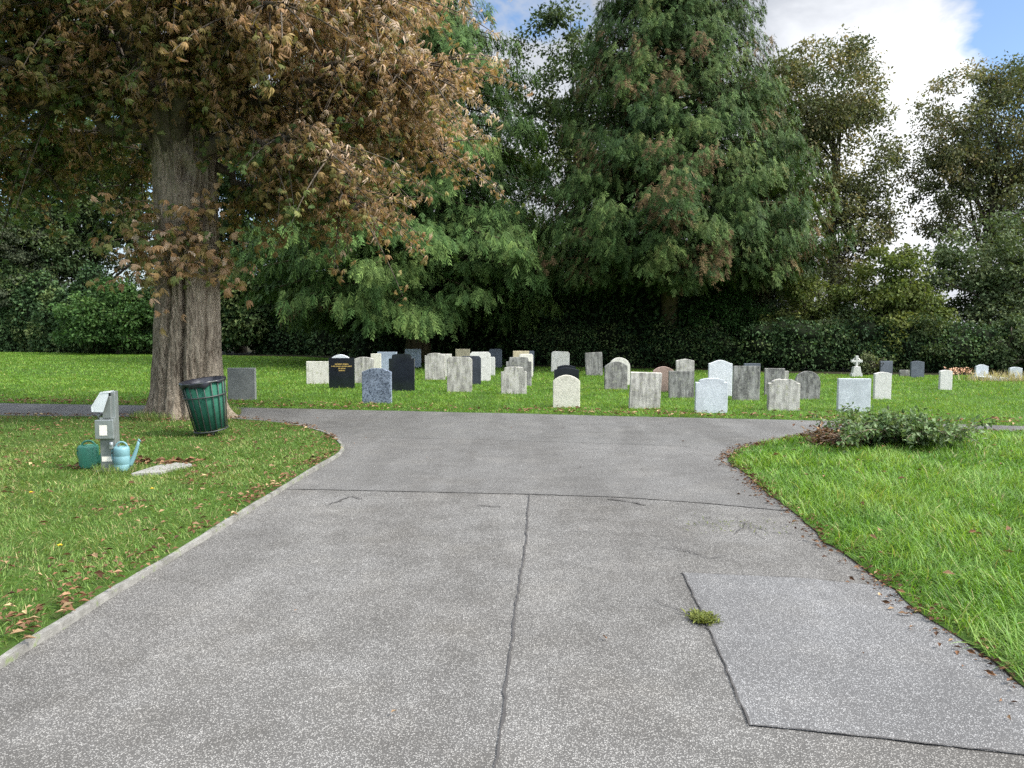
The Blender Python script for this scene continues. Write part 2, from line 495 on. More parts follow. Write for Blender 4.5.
mask = ramp(nt, cov, [(.34, 0.0), (.50, .5), (.74, 1.0)])
shade = mathn(nt, 'ADD', mathn(nt, 'MULTIPLY', cn2, .7), .03)
for (px, py, r, s, w) in ((690, -30, .18, .12, -.27), (850, 95, .13, .09, .45), (900, 200, .12, .1, .3), (600, 170, .15, .1, .2), (930, -20, .08, .07, -.12)):
    shade = mathn(nt, 'ADD', shade, mathn(nt, 'MULTIPLY', blob(px, py, r, s), w))
ccol = ramp(nt, shade, [(.12, (.44, .48, .55)), (.42, (.62, .65, .71)), (.80, (1.15, 1.17, 1.2))])
vs = nt.nodes.new("ShaderNodeVectorMath"); vs.operation = 'SCALE'; vs.inputs["Scale"].default_value = SKY
nt.links.new(sky.outputs[0], vs.inputs[0])
vc = nt.nodes.new("ShaderNodeVectorMath"); vc.operation = 'SCALE'; vc.inputs["Scale"].default_value = .62
nt.links.new(ccol, vc.inputs[0])
# an overcast sky is brightest overhead; raised out of view to lift shadows
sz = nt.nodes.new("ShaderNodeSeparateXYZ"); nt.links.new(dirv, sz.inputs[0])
cloud_boost = mathn(nt, 'ADD', mathn(nt, 'MULTIPLY', ramp(nt, sz.outputs[2], [(.46, 0.0), (.85, 1.0)]), 2.1), .45)
# cloud glow round the veiled sun, added out of view to light tree fronts
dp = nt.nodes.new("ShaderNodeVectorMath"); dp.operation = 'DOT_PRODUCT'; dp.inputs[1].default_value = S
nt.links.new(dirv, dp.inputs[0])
cloud_boost = mathn(nt, 'ADD', cloud_boost, mathn(nt, 'MULTIPLY', ramp(nt, dp.outputs["Value"], [(.45, 0.0), (.95, 1.0)], 'EASE'), 3.2))
nt.links.new(cloud_boost, vc.inputs["Scale"])
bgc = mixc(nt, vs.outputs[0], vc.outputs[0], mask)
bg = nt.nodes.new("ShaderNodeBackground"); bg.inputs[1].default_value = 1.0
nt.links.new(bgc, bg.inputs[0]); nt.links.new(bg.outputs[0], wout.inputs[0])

sun_d = bpy.data.lights.new("sun", 'SUN'); sun_d.energy = 2.3; sun_d.angle = math.radians(8); sun_d.color = (1, .95, .86)
sun = bpy.data.objects.new("sun", sun_d); COL.objects.link(sun)
sun.rotation_euler = S.to_track_quat('Z', 'Y').to_euler(); sun.location = (20, 10, 30)

vs_ = scene.view_settings
scene.display_settings.display_device = 'sRGB'
vs_.view_transform = 'Standard'; vs_.look = 'None'; vs_.gamma = 1; vs_.use_curve_mapping = False
vs_.exposure = 1.34
scene.cycles.use_denoising = False
scene.cycles.max_bounces = 6; scene.cycles.diffuse_bounces = 3; scene.cycles.transmission_bounces = 3
scene.cycles.use_adaptive_sampling = True; scene.cycles.adaptive_threshold = .01


# ------------------------------------------------------------------ ground, road, lawns
def sheet(name, poly, z, mat, side=0.0, side_mat=None, kind='structure'):
    bm = bmesh.new()
    vs = [bm.verts.new((x, y, z)) for x, y in poly]
    f = bm.faces.new(vs)
    if f.normal.z < 0: f.normal_flip()
    bm.normal_update()
    if f.normal.z < 0: f.normal_flip()
    if side:
        lo = [bm.verts.new((x, y, z - side)) for x, y in poly]
        n = len(poly)
        for i in range(n):
            q = bm.faces.new((vs[i], vs[(i + 1) % n], lo[(i + 1) % n], lo[i])); q.material_index = 1
    bmesh.ops.triangulate(bm, faces=[f])
    bmesh.ops.recalc_face_normals(bm, faces=[q for q in bm.faces if q.material_index == 1])
    me = bpy.data.meshes.new(name); bm.to_mesh(me); bm.free()
    me.materials.append(mat)
    if side: me.materials.append(side_mat or mat)
    o = bpy.data.objects.new(name, me); COL.objects.link(o)
    return props(o, kind=kind)


def smooth_line(pts, it=2):
    pts = [tuple(p) for p in pts]
    for _ in range(it):
        q = [pts[0]]
        for a, b in zip(pts[:-1], pts[1:]):
            q.append((a[0] * .75 + b[0] * .25, a[1] * .75 + b[1] * .25)); q.append((a[0] * .25 + b[0] * .75, a[1] * .25 + b[1] * .75))
        q.append(pts[-1]); pts = q
    return pts


def extend(a, b, y):
    t = (y - a[1]) / (b[1] - a[1])
    return (a[0] + (b[0] - a[0]) * t, y)


sheet("ground", [(-600, -60), (600, -60), (600, 900), (-600, 900)], 0.0, M['soil'])

kerb_px = [(0, 668), (60, 630), (150, 573), (220, 531), (270, 498), (310, 474), (334, 460), (344, 452), (341, 444), (326, 434), (300, 427), (270, 423), (235, 420), (150, 418.5), (0, 417)]
kerb_line = [G(*p) for p in kerb_px]
kerb_line = [extend(kerb_line[1], kerb_line[0], -8.0)] + kerb_line
kerb_line = smooth_line(kerb_line, 2)
kerb_line.append((-30, kerb_line[-1][1] + 1.5))
rl_px = [(1024, 694), (960, 643), (900, 597), (850, 560), (800, 520), (762, 489), (738, 470), (726, 460), (734, 452), (765, 443), (800, 436.5), (850, 432), (1024, 432.5)]
right_line = [G(*p) for p in rl_px]
right_line = [extend(right_line[1], right_line[0], -8.0)] + right_line
right_line = smooth_line(right_line, 2)
right_line.append((34, right_line[-1][1] - 2.5))
far_px = [(0, 403.5), (180, 406.5), (340, 410), (500, 413.5), (660, 417.5), (800, 420.5), (1024, 426.5)]
far_line = [G(*p) for p in far_px]
far_line = [(-40, far_line[0][1] + 3.5)] + far_line + [(40, far_line[-1][1] - 4.5)]


def wob(line, amp, sc):
    """a slightly ragged edge"""
    out = []
    for (a, b) in zip(line[:-1], line[1:]):
        n = max(1, int(math.hypot(b[0] - a[0], b[1] - a[1]) / .12)) if abs(a[0]) < 25 and abs(b[0]) < 25 else 1
        for k in range(n):
            t = k / n
            x, y = a[0] + (b[0] - a[0]) * t, a[1] + (b[1] - a[1]) * t
            e = (float(fbm(x, y, sc)) - .5) * amp
            out.append((x + e, y + e * .6))
    out.append(line[-1])
    return out


far_line = wob(far_line, .10, 1.5)
right_rag = wob(wob(right_line, .12, 1.8), .07, 7.0)
sheet("road", [(-60, -14), (60, -14), (60, 4)] + far_line[::-1] + [(-60, 24)], .004, M['asphalt'])

# smoother surfacing nearer the crossing, and on the cross path itself
mid_edge = [(-.1 * 0 - 8, G(300, 489)[1] + .4)] + [G(*p) for p in ((300, 490), (420, 492.5), (529, 495), (620, 498), (700, 503.5), (790, 512))] + [(9, G(790, 512)[1] - .6)]
far_edge2 = [(-9, G(345, 437)[1] + .3)] + [G(*p) for p in ((345, 437.5), (470, 440), (600, 444), (690, 447))] + [(9, G(690, 447)[1] - .5)]
sheet("road_crossing", mid_edge + far_edge2[::-1], .008, M['asphalt_mid'])
sheet("cross_path", [(-40, far_edge2[0][1] + 2.2)] + far_edge2 + [(40, far_edge2[-1][1] - 2.2)] + [(x, y - .006) for x, y in far_line[::-1]], .008, M['asphalt_far'])
patch_px = [(682, 573.5), (700, 610), (714, 641), (750, 727), (860, 738), (1024, 757), (1130, 770), (1024, 690), (900, 594), (888, 588), (800, 579)]
patch = [G(*p) for p in patch_px]
sheet("road_patch", patch, .0085, M['asphalt_new'])


def crack(buf, pts, w, z, jit=.01, step=.06):
    pts = [np.array(p) for p in pts]
    P_ = []
    for a, b in zip(pts[:-1], pts[1:]):
        n = max(1, int(np.linalg.norm(b - a) / step))
        for k in range(n): P_.append(a + (b - a) * k / n)
    P_.append(pts[-1]); P_ = np.array(P_)
    P_ += rng.normal(size=P_.shape) * jit
    t = norm(np.gradient(P_, axis=0)); nn = np.stack([-t[:, 1], t[:, 0]], 1)
    ww = (w * (.55 + .9 * rng.random(len(P_))))[:, None] / 2
    L, R_ = P_ - nn * ww, P_ + nn * ww
    V = np.concatenate([np.c_[L, np.full(len(L), z)], np.c_[R_, np.full(len(L), z)]])
    k = len(L); i = np.arange(k - 1)
    buf.add(V, [np.stack([i, i + 1, i + 1 + k, i + k], 1)])


cb = Buf()
crack(cb, [G(*p) for p in ((529, 495), (527.5, 520), (526, 545), (517, 600), (512, 640), (505, 700), (497, 768), (489, 850))], .011, .0125, .004)
crack(cb, mid_edge[1:-1], .007, .0126, .005)
crack(cb, far_edge2[1:-1], .008, .0127, .008)
crack(cb, [G(*p) for p in ((682, 573.5), (700, 610), (714, 641), (750, 727))], .008, .0128, .0035)
crack(cb, [G(*p) for p in ((682, 573.5), (800, 579), (888, 588))], .004, .0124, .003)
crack(cb, [G(*p) for p in ((750, 727), (860, 738), (1024, 757), (1100, 766))], .006, .0129, .0035)
for pl, w in (([(660, 548), (690, 553), (712, 560), (725, 558)], .007), ([(690, 515), (720, 522), (745, 523), (770, 533), (795, 535)], .008), ([(735, 518), (750, 530), (765, 540)], .006),
              ([(655, 600), (690, 618), (705, 630)], .006), ([(330, 505), (352, 497), (362, 500)], .016), ([(478, 506), (500, 508)], .014), ([(610, 500), (632, 503), (648, 506)], .02),
              ([(670, 545), (700, 556)], .006), ([(745, 525), (735, 535)], .006)):
    crack(cb, [G(*p) for p in pl], w, .0131, .012, .05)
props(cb.build("road_joints", M['crack']), kind='structure')

LZ = .03
left_poly = kerb_line + [(-34, -8)]
sheet("lawn_beside_kerb", left_poly, LZ, M['soil'], LZ, M['soil_edge'])
right_poly = right_rag + [(34, -8)]
sheet("lawn_beside_road", right_poly, .016, M['soil'], .016, M['soil_edge'])

# concrete edging strip along the left lawn
kb = Buf()
kl = np.array([p for p in kerb_line if p[0] > -12][: -1])
kl = kl[: int(np.argmin(np.hypot(kl[:, 0] - G(300, 427)[0], kl[:, 1] - G(300, 427)[1]))) + 1]
seg = []
for a, b in zip(kl[:-1], kl[1:]):
    n = max(1, int(np.linalg.norm(b - a) / .12))
    for k in range(n): seg.append(a + (b - a) * k / n)
seg.append(kl[-1]); seg = np.array(seg); seg = seg + (rng.random(seg.shape) - .5) * .008
t = norm(np.gradient(seg, axis=0)); nn = np.stack([-t[:, 1], t[:, 0]], 1)
zt = .042 + .006 * np.sin(np.arange(len(seg)) * .4)
prof = [(-.016, 0.0), (-.014, 1.0), (.024, 1.0), (.026, 0.0)]
V = np.concatenate([np.c_[seg + nn * o, zt * h] for o, h in prof])
k = len(seg); i = np.arange(k - 1)
kb.add(V, [np.stack([i + a * k, i + 1 + a * k, i + 1 + (a + 1) * k, i + (a + 1) * k], 1) for a in range(3)])
props(kb.build("kerb", M['kerb']), kind='structure')

# the line where the lawn ends under the trees
back_px = [(0, 352), (300, 357), (420, 362.5), (540, 367), (660, 369), (800, 374), (1024, 376.5)]
back_line = [G(*p) for p in back_px]
back_line = [(-60, 58)] + back_line + [(40, 25.5)]
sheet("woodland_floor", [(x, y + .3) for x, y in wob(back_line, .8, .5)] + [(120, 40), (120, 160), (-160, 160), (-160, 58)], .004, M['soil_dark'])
far_poly = far_line + [(x, y) for x, y in back_line[::-1]]


# ------------------------------------------------------------------ grass
def blade(seg=2, bend=.45):
    """one curved tapered blade, 1 tall, 1 wide at the foot"""
    zs = np.linspace(0, 1, seg + 1); V = []; 
    for z in zs[:-1]:
        w = .5 * (1 - .55 * z); y = bend * z * z
        V += [(-w, y, z * (1 - .12 * z)), (w, y, z * (1 - .12 * z))]
    V.append((0, bend, .88))
    q = [[2 * i, 2 * i + 1, 2 * i + 3, 2 * i + 2] for i in range(seg - 1)]
    tr = [[2 * seg - 2, 2 * seg - 1, 2 * seg]]
    return np.array(V), ([q] if q else []) + [tr]


def grass(buf, poly, dmin, dmax, dens, wid, hgt, z0, huef, seg=2, lenf=None, margin=2.0, edge=None):
    half = 512 / F
    area = (dmax - dmin) * 2 * (half * dmax + margin)
    n = int(area * dens)
    y = rng.uniform(dmin, dmax, n); x = rng.uniform(-1, 1, n) * (half * dmax + margin)
    k = (np.abs(x) < half * y + margin)
    x, y = x[k], y[k]
    k = inside(poly, x, y); x, y = x[k], y[k]
    if edge is not None:
        d = dist_poly(edge[0], x, y)
        k = rng.random(len(x)) < np.clip((d - edge[1]) / edge[2], .12, 1); x, y = x[k], y[k]
    n = len(x)
    if not n: return
    cl = fbm(x, y, 1.7); fine = vnoise(x, y, 9)
    lf = (.45 + 1.1 * cl * (.6 + .8 * fine)) if lenf is None else lenf(x, y, cl, fine)
    az = rng.uniform(0, 2 * PI, n) 
    az = az * .7 + vnoise(x + 9, y, 3.3) * 2 * PI * .9
    tilt = np.abs(rng.normal(0, .55, n)) + .12
    t = np.stack([np.cos(az) * np.sin(tilt), np.sin(az) * np.sin(tilt), np.cos(tilt)], 1)
    side = norm(np.stack([-np.sin(az) + rng.normal(0, .4, n), np.cos(az) + rng.normal(0, .4, n), np.zeros(n)], 1))
    fw = norm(np.cross(t, side)); side = np.cross(fw, t)
    h = hgt * lf * rng.uniform(.55, 1.25, n)
    V, fs = blade(seg)
    w = wid * rng.uniform(.7, 1.3, n)
    out = side[:, None] * (V[None, :, :1] * w[:, None, None]) - fw[:, None] * (V[None, :, 1:2] * h[:, None, None]) + t[:, None] * (V[None, :, 2:3] * h[:, None, None])
    out += np.stack([x, y, np.full(n, z0)], 1)[:, None]
    m = len(V); off = (np.arange(n) * m)[:, None, None]
    hue = np.clip(huef(x, y, cl, fine), 0, 1)
    buf.add(out.reshape(-1, 3), [(np.array(f)[None] + off).reshape(-1, len(f[0])) for f in fs], np.repeat(hue, m), np.repeat(rng.random(n), m))


def hue_r(x, y, cl, fi):
    h = .05 + .9 * cl + .15 * (fi - .5) + rng.normal(0, .16, len(x))
    return np.where(rng.random(len(x)) < .03, 1.0, np.minimum(h, .86))


def hue_l(x, y, cl, fi):
    h = .05 + .85 * fbm(x + 31, y, .8) + rng.normal(0, .13, len(x))
    return np.where(rng.random(len(x)) < .10, 1.0, np.minimum(h, .88))


gb = Buf()
e = (right_rag, -.02, .05)
LR = lambda x, y, cl, fi: (.35 + 1.0 * np.clip(cl * 1.5 - .2, 0, 1.3)) * np.clip(.6 + dist_poly(right_rag, x, y) * 1.6, .6, 1)
grass(gb, right_poly, 2.6, 5.5, 3000, .0062, .15, .016, hue_r, 3, LR, 4.0, e)
grass(gb, right_poly, 5.5, 8, 2000, .0080, .15, .016, hue_r, 2, LR, 4.0, e)
grass(gb, right_poly, 8, 14, 1100, .011, .13, .016, hue_r, 2, LR, 4.0, e)
props(gb.build("lawn_grass_right", M['grass_right']), label="lush bright green tufty grass on the lawn beside the tarmac road", cat="grass", kind='stuff')
gb = Buf()
LL = lambda x, y, cl, fi: .5 + .7 * cl
grass(gb, left_poly, 2.6, 6.5, 3000, .0050, .065, LZ, hue_l, 2, LL, 3.5, (kerb_line, .03, .15))
grass(gb, left_poly, 6.5, 10, 1900, .0068, .065, LZ, hue_l, 2, LL, 3.5, (kerb_line, .03, .15))
grass(gb, left_poly, 10, 16, 1000, .009, .065, LZ, hue_l, 1, LL, 2.0, (kerb_line, .03, .15))
for (px, py, r0, r1, n_, hh) in ((187, 417, .66, .92, 2600, .17), (213, 437, .02, .16, 260, .15), (108, 475, .06, .18, 300, .12), (122, 474, .08, .14, 160, .10), (89, 471, .09, .15, 160, .10), (160, 473, .25, .36, 260, .09)):
    # longer grass left by the mower round standing things
    gx, gy = G(px, py); a = rng.uniform(0, 2 * PI, n_); rr = rng.uniform(r0, r1, n_)
    x, y = gx + rr * np.cos(a), gy + rr * np.sin(a) * (.4 if px == 160 else 1)
    k = rng.random(n_) < np.clip(fbm(x, y, 2.2) * 4 - 1.3, .05, 1); x, y, a = x[k], y[k], a[k]; n_ = len(x)
    T = blade(2, .4); T = (T[0] * np.array([.055, 1, 1]), T[1])
    a2 = rng.uniform(0, 2 * PI, n_); up = norm(np.stack([np.cos(a2) * .35, np.sin(a2) * .35, np.ones(n_)], 1))
    sd = norm(np.cross(up, rand_dirs(n_))); fw = np.cross(up, sd)
    gb.scatter(T, np.stack([x, y, np.full(n_, LZ)], 1), np.stack([sd, fw, up], 2), hh * rng.uniform(.5, 1.2, n_), np.where(rng.random(n_) < .15, 1.0, rng.uniform(.2, .8, n_)), rng.random(n_))
props(gb.build("lawn_grass_left", M['grass_left']), label="short grass strewn with leaves beside the kerb and the big trunk", cat="grass", kind='stuff')
gb = Buf()
LF = lambda x, y, cl, fi: .55 + .65 * cl
e = (far_line, -.02, .1)
grass(gb, far_poly, 11, 18, 700, .012, .085, 0, hue_r, 1, LF, 3, e)
grass(gb, far_poly, 18, 26, 380, .018, .085, 0, hue_r, 1, LF, 3)
grass(gb, far_poly, 26, 54, 130, .032, .09, 0, hue_r, 1, LF, 3)
props(gb.build("cemetery_grass", M['grass_far']), label="mown grass of the burial ground beyond the cross path", cat="grass", kind='stuff')

# dry seeding grass round the far right graves
gb = Buf()
for px in (978, 992, 1001, 1010, 1020, 1034):
    x0, y0 = G(px, 381)
    n = 120
    x = x0 + rng.normal(0, .28, n); y = y0 + rng.normal(0, .3, n)
    T = blade(2, .3); T = (T[0] * np.array([.03, 1, 1]), T[1])
    az = rng.uniform(0, 2 * PI, n)
    t = np.stack([np.cos(az) * .3, np.sin(az) * .3, np.ones(n)], 1)
    R = frames(np.cross(t, np.stack([np.sin(az), -np.cos(az), 0 * az], 1)), t)
    gb.scatter(T, np.stack([x, y, 0 * x], 1), R, rng.uniform(.15, .5, n), rng.random(n), rng.random(n))
props(gb.build("dry_grass", M['dry_grass']), label="straw coloured long grass around the farthest right graves", cat="grass", kind='stuff')


# ------------------------------------------------------------------ foliage templates
def diamond(w=.5, fold=.08, c=.45):
    return (np.array([(0, 0, 0), (w / 2, c, fold), (0, 1, -.05), (-w / 2, c, fold)]), [[[0, 1, 2, 3]]])


LEAF = diamond(.62, .10)


def palmate(n=6, droop=.5, w=.30, curl=0.0, sd=0):
    """a chestnut leaf: drooping leaflets fanned from one point"""
    V = []; q = []; g = np.random.default_rng(sd); dr0 = droop
    for i in range(n):
        a = (i - (n - 1) / 2) * (2.3 / (n - 1)) + g.normal(0, .14)
        L = (1 - .35 * abs(i - (n - 1) / 2) / (n / 2)) * g.uniform(.65, 1.15)
        droop = dr0 * g.uniform(.4, 1.6)
        ca, sa = math.cos(a), math.sin(a)
        pts = []
        for (s, ww) in ((0, .03), (.35, .6), (.68, 1.0), (1.0, .05)):
            zz = -droop * s * s * L - curl * max(0, s - .4) ** 2
            yy = s * L * (1 - .25 * droop * s); tw = ww * w * .5 * L
            for sg in (-1, 1):
                lx, ly, lz = sg * tw, yy, zz + abs(sg) * tw * (.35 + curl * .5)
                pts.append((lx * ca + ly * sa, -lx * sa + ly * ca, lz))
        b = len(V); V += pts
        q += [[b + 2 * k, b + 2 * k + 1, b + 2 * k + 3, b + 2 * k + 2] for k in range(3)]
    return np.array(V), [q]


PALMS = [palmate(6, .45, .36, 0, 1), palmate(7, .75, .30, .2, 2), palmate(5, 1.0, .26, .6, 3), palmate(5, .6, .36, .1, 4), palmate(6, .85, .30, .4, 5), palmate(5, 1.1, .24, .8, 6)]


def frond(pairs=5, w=.085, droop=.35, spread=.85, sd=0):
    """flat conifer spray: a drooping stem with narrow uneven side shoots"""
    g = np.random.default_rng(sd)
    V = []; q = []
    def blade4(o, d, L, ww, zz):
        p = np.array([-d[1], d[0], 0.0])
        d = np.array([d[0], d[1], zz])
        b = len(V)
        for c in (o, o + d * L * .5 + p * ww, o + d * L, o + d * L * .5 - p * ww): V.append(tuple(c))
        q.append([b, b + 1, b + 2, b + 3])
    for i in range(pairs):
        for sg in (-1, 1):
            s = min(.95, max(0, (i + .3 + g.normal(0, .25)) / pairs)); o = np.array([0, s, -droop * s * s])
            L = (.44 * (1 - s) ** .5 + .12) * g.uniform(.6, 1.3)
            a = spread * (1 - .35 * s) * g.uniform(.6, 1.3)
            blade4(o, (sg * math.sin(a), math.cos(a)), L, w * .55 * g.uniform(.7, 1.3), -.6 * droop - .15 + g.normal(0, .18))
    blade4(np.array([0, .0, 0]), (0, 1.0), 1.05, w * .5, -droop)
    return np.array(V), [q]


FRONDS = [frond(5, .10, .35, .85, 1), frond(4, .11, .5, .7, 2), frond(5, .09, .25, .95, 3), frond(4, .10, .7, .6, 4)]
FRONDS_LONG = [frond(4, .09, .6, .55, 5), frond(5, .085, .8, .5, 6), frond(4, .10, .5, .7, 7), frond(3, .10, .7, .6, 8)]


def bezier(p0, p1, p2, n):
    t = np.linspace(0, 1, n)[:, None]
    return (1 - t) ** 2 * np.array(p0) + 2 * t * (1 - t) * np.array(p1) + t * t * np.array(p2)


# ------------------------------------------------------------------ trees
def conifer(name, label, base, height, R, zlow, leafm, barkm, nbr=240, per=9, fsize=.75, droop=.45, pw=.8, tr=.42, hang=.7, brown=.05, group=None, seed=1, hue0=.45, long=False, lump=.24):
    global rng
    rng = np.random.default_rng(seed)
    t = empty(name, (base[0], base[1], 0), 0, label, "tree", group)
    tb = Buf(); fb = Buf()
    zz = np.linspace(0, height, 14)
    rr = tr * (1 - zz / height) ** .8 * (1 + .45 * np.exp(-zz / .35)) + .02
    tb.tube(np.stack([.05 * np.sin(zz), .05 * np.cos(zz * .8), zz], 1), rr, 12)
    u = np.sort(rng.random(nbr) ** 1.25)
    ga = np.arange(nbr) * 2.399 + rng.normal(0, .25, nbr)
    for i in range(nbr):
        z = zlow + u[i] * (height - zlow) * .985
        L = R * ((1 - u[i]) ** pw) * min(1, .72 + u[i] * 3) * (1 + rng.normal(0, lump * .55)) + .25
        # a lumpy outline: bunches of branches reach further out on some bearings
        L *= 1 - lump * .6 + lump * 1.2 * float(vnoise(math.cos(ga[i]) * 1.7 + seed, z * .55 + math.sin(ga[i]) * 1.7, 1.0))
        d = np.array([math.cos(ga[i]), math.sin(ga[i]), 0])
        s = np.linspace(0, 1, 7)[:, None]
        dz = L * (.18 * s - droop * s ** 2 + .12 * s ** 4)
        path = d * L * s + np.array([0, 0, 1]) * (z + dz)
        tb.tube(path[:6], np.linspace(.05, .012, 6) * (L / 4 + .4), 4, cap=False)
        n = int(3 + per * L)
        ss = rng.random(n) ** .65 * .82 + .22
        pos = d * (L * np.minimum(ss, 1.02))[:, None] + np.array([0, 0, 1]) * (z + L * (.18 * ss - droop * ss ** 2 + .12 * ss ** 4))[:, None]
        lat = np.array([-d[1], d[0], 0])
        off = rng.normal(0, 1, n) * .20 * L * (1.15 - ss) + rng.normal(0, .15, n)
        pos = pos + lat * off[:, None] + np.array([0, 0, 1]) * rng.normal(-.06, .20, n)[:, None]
        a = np.clip(off * .9, -1.1, 1.1) + rng.normal(0, .5, n)
        dr = d * np.cos(a)[:, None] + lat * np.sin(a)[:, None] + np.array([0, 0, -1]) * (hang * rng.uniform(.5, 1.7, n))[:, None]
        up = np.tile([0.0, 0, 1], (n, 1)) + d * .5 + rng.normal(0, .35, (n, 3))
        hb = hue0 + rng.normal(0, .10) + .25 * (ss - .6)
        hue = np.clip(hb + rng.normal(0, .12, n), 0, .9)
        if rng.random() < brown * 1.5: hue = np.where(rng.random(n) < .45, .97 + .03 * rng.random(n), hue)
        sz = fsize * rng.uniform(.6, 1.25, n) * (.55 + .45 * min(1, L / 2.2))
        Rf = frames(dr, up); rn = np.clip(rng.normal(.5, .25, n), 0, 1); kq = rng.integers(0, 4, n)
        for qq in range(4):
            kk = kq == qq
            fb.scatter((FRONDS_LONG if long else FRONDS)[qq], pos[kk], Rf[kk], sz[kk], hue[kk], rn[kk])
    tb.build("trunk", barkm, t)
    fb.build("crown", leafm, t)
    return t


def broadleaf(name, label, base, lobes, nclump, perclump, leafm, barkm, lsize=.17, crad=.75, tr=.3, ztop=None, hue0=.5, seed=1, flat_=.7, group=None, surface=.55, cat="tree", fork=2.0, nlimb=26):
    """lobes: (dx, dy, z, rx, ry, rz) ellipsoids relative to the base"""
    global rng
    rng = np.random.default_rng(seed)
    t = empty(name, (base[0], base[1], 0), 0, label, cat, group)
    tb = Buf(); fb = Buf()
    vol = np.array([l[3] * l[4] * l[5] for l in lobes]) ** .8; vol = vol / vol.sum()
    top = max(l[2] + l[5] for l in lobes) if ztop is None else ztop
    zz = np.linspace(0, top * .74, 10)
    wx = np.cumsum(rng.normal(0, .10, 10)); wy = np.cumsum(rng.normal(0, .10, 10)); wx -= wx[0]; wy -= wy[0]
    if tr > 0: tb.tube(np.stack([wx, wy, zz], 1), tr * (1 - zz / top / .76) ** .7 * (1 + .4 * np.exp(-zz / .4)) + .012, 10)
    nclump = int(nclump * 1.7)
    ci = rng.choice(len(lobes), nclump, p=vol)
    for k, c in enumerate(ci):
        l = lobes[c]
        d = rand_dirs(1)[0]; r = rng.random() ** (1 / 3 if rng.random() > surface else .12)
        o = np.array(l[:3]) + d * r * np.array(l[3:])
        if o[2] < .15: o[2] = .15 + rng.random() * .3
        if k < nlimb and tr > 0:
            z0 = min(max(fork, o[2] * rng.uniform(.45, .75)), top * .7)
            p0 = np.array([np.interp(z0, zz, wx), np.interp(z0, zz, wy), z0])
            mid = (p0 + o) / 2 + np.array([0, 0, .12 * np.linalg.norm(o - p0)]) + rng.normal(0, .45, 3)
            r0 = min(tr * .4, .018 + .013 * np.linalg.norm(o - p0))
            tb.tube(bezier(p0, mid, o, 7), np.linspace(r0, .010, 7), 5, cap=False)
        n = int(perclump * .95 * rng.uniform(.5, 1.5)); cr = crad * rng.uniform(.6, 1.3)
        dd = rand_dirs(n) * (rng.random(n) ** .45)[:, None]
        pos = o + dd * np.array([cr, cr, cr * flat_])
        # short twigs inside the clump
        for q in range(2):
            e = o + rand_dirs(1)[0] * cr * .8
            tb.tube(np.stack([o, (o + e) / 2 + rng.normal(0, .05, 3), e]), [.012, .008, .004], 3, cap=False)
        dr = norm(dd * .8 + rng.normal(0, .6, (n, 3)) + np.array([0, 0, -.35]))
        up = np.tile([0.0, 0, .55], (n, 1)) + rng.normal(0, .75, (n, 3)) + dd * .6
        hb = hue0 + rng.normal(0, .16)
        fb.scatter(LEAF, pos, frames(dr, up), lsize * rng.uniform(.6, 1.35, n), np.clip(hb + rng.normal(0, .12, n), 0, 1), np.clip(rng.normal(.5, .25, n), 0, 1))
    tb.build("trunk", barkm, t)
    fb.build("crown", leafm, t)
    return t


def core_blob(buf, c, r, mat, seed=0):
    """uneven dark mass standing in for the shade inside a hedge"""
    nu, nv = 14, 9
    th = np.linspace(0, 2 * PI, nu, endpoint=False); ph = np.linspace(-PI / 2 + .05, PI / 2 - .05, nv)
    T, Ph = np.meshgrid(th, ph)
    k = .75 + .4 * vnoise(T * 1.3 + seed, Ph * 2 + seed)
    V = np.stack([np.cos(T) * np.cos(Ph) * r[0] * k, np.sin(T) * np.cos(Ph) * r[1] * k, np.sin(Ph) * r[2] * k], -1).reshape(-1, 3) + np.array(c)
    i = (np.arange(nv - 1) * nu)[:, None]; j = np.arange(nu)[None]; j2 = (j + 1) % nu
    buf.add(V, [np.stack([i + j, i + j2, i + nu + j2, i + nu + j], -1).reshape(-1, 4)], mat=mat, smooth=True)


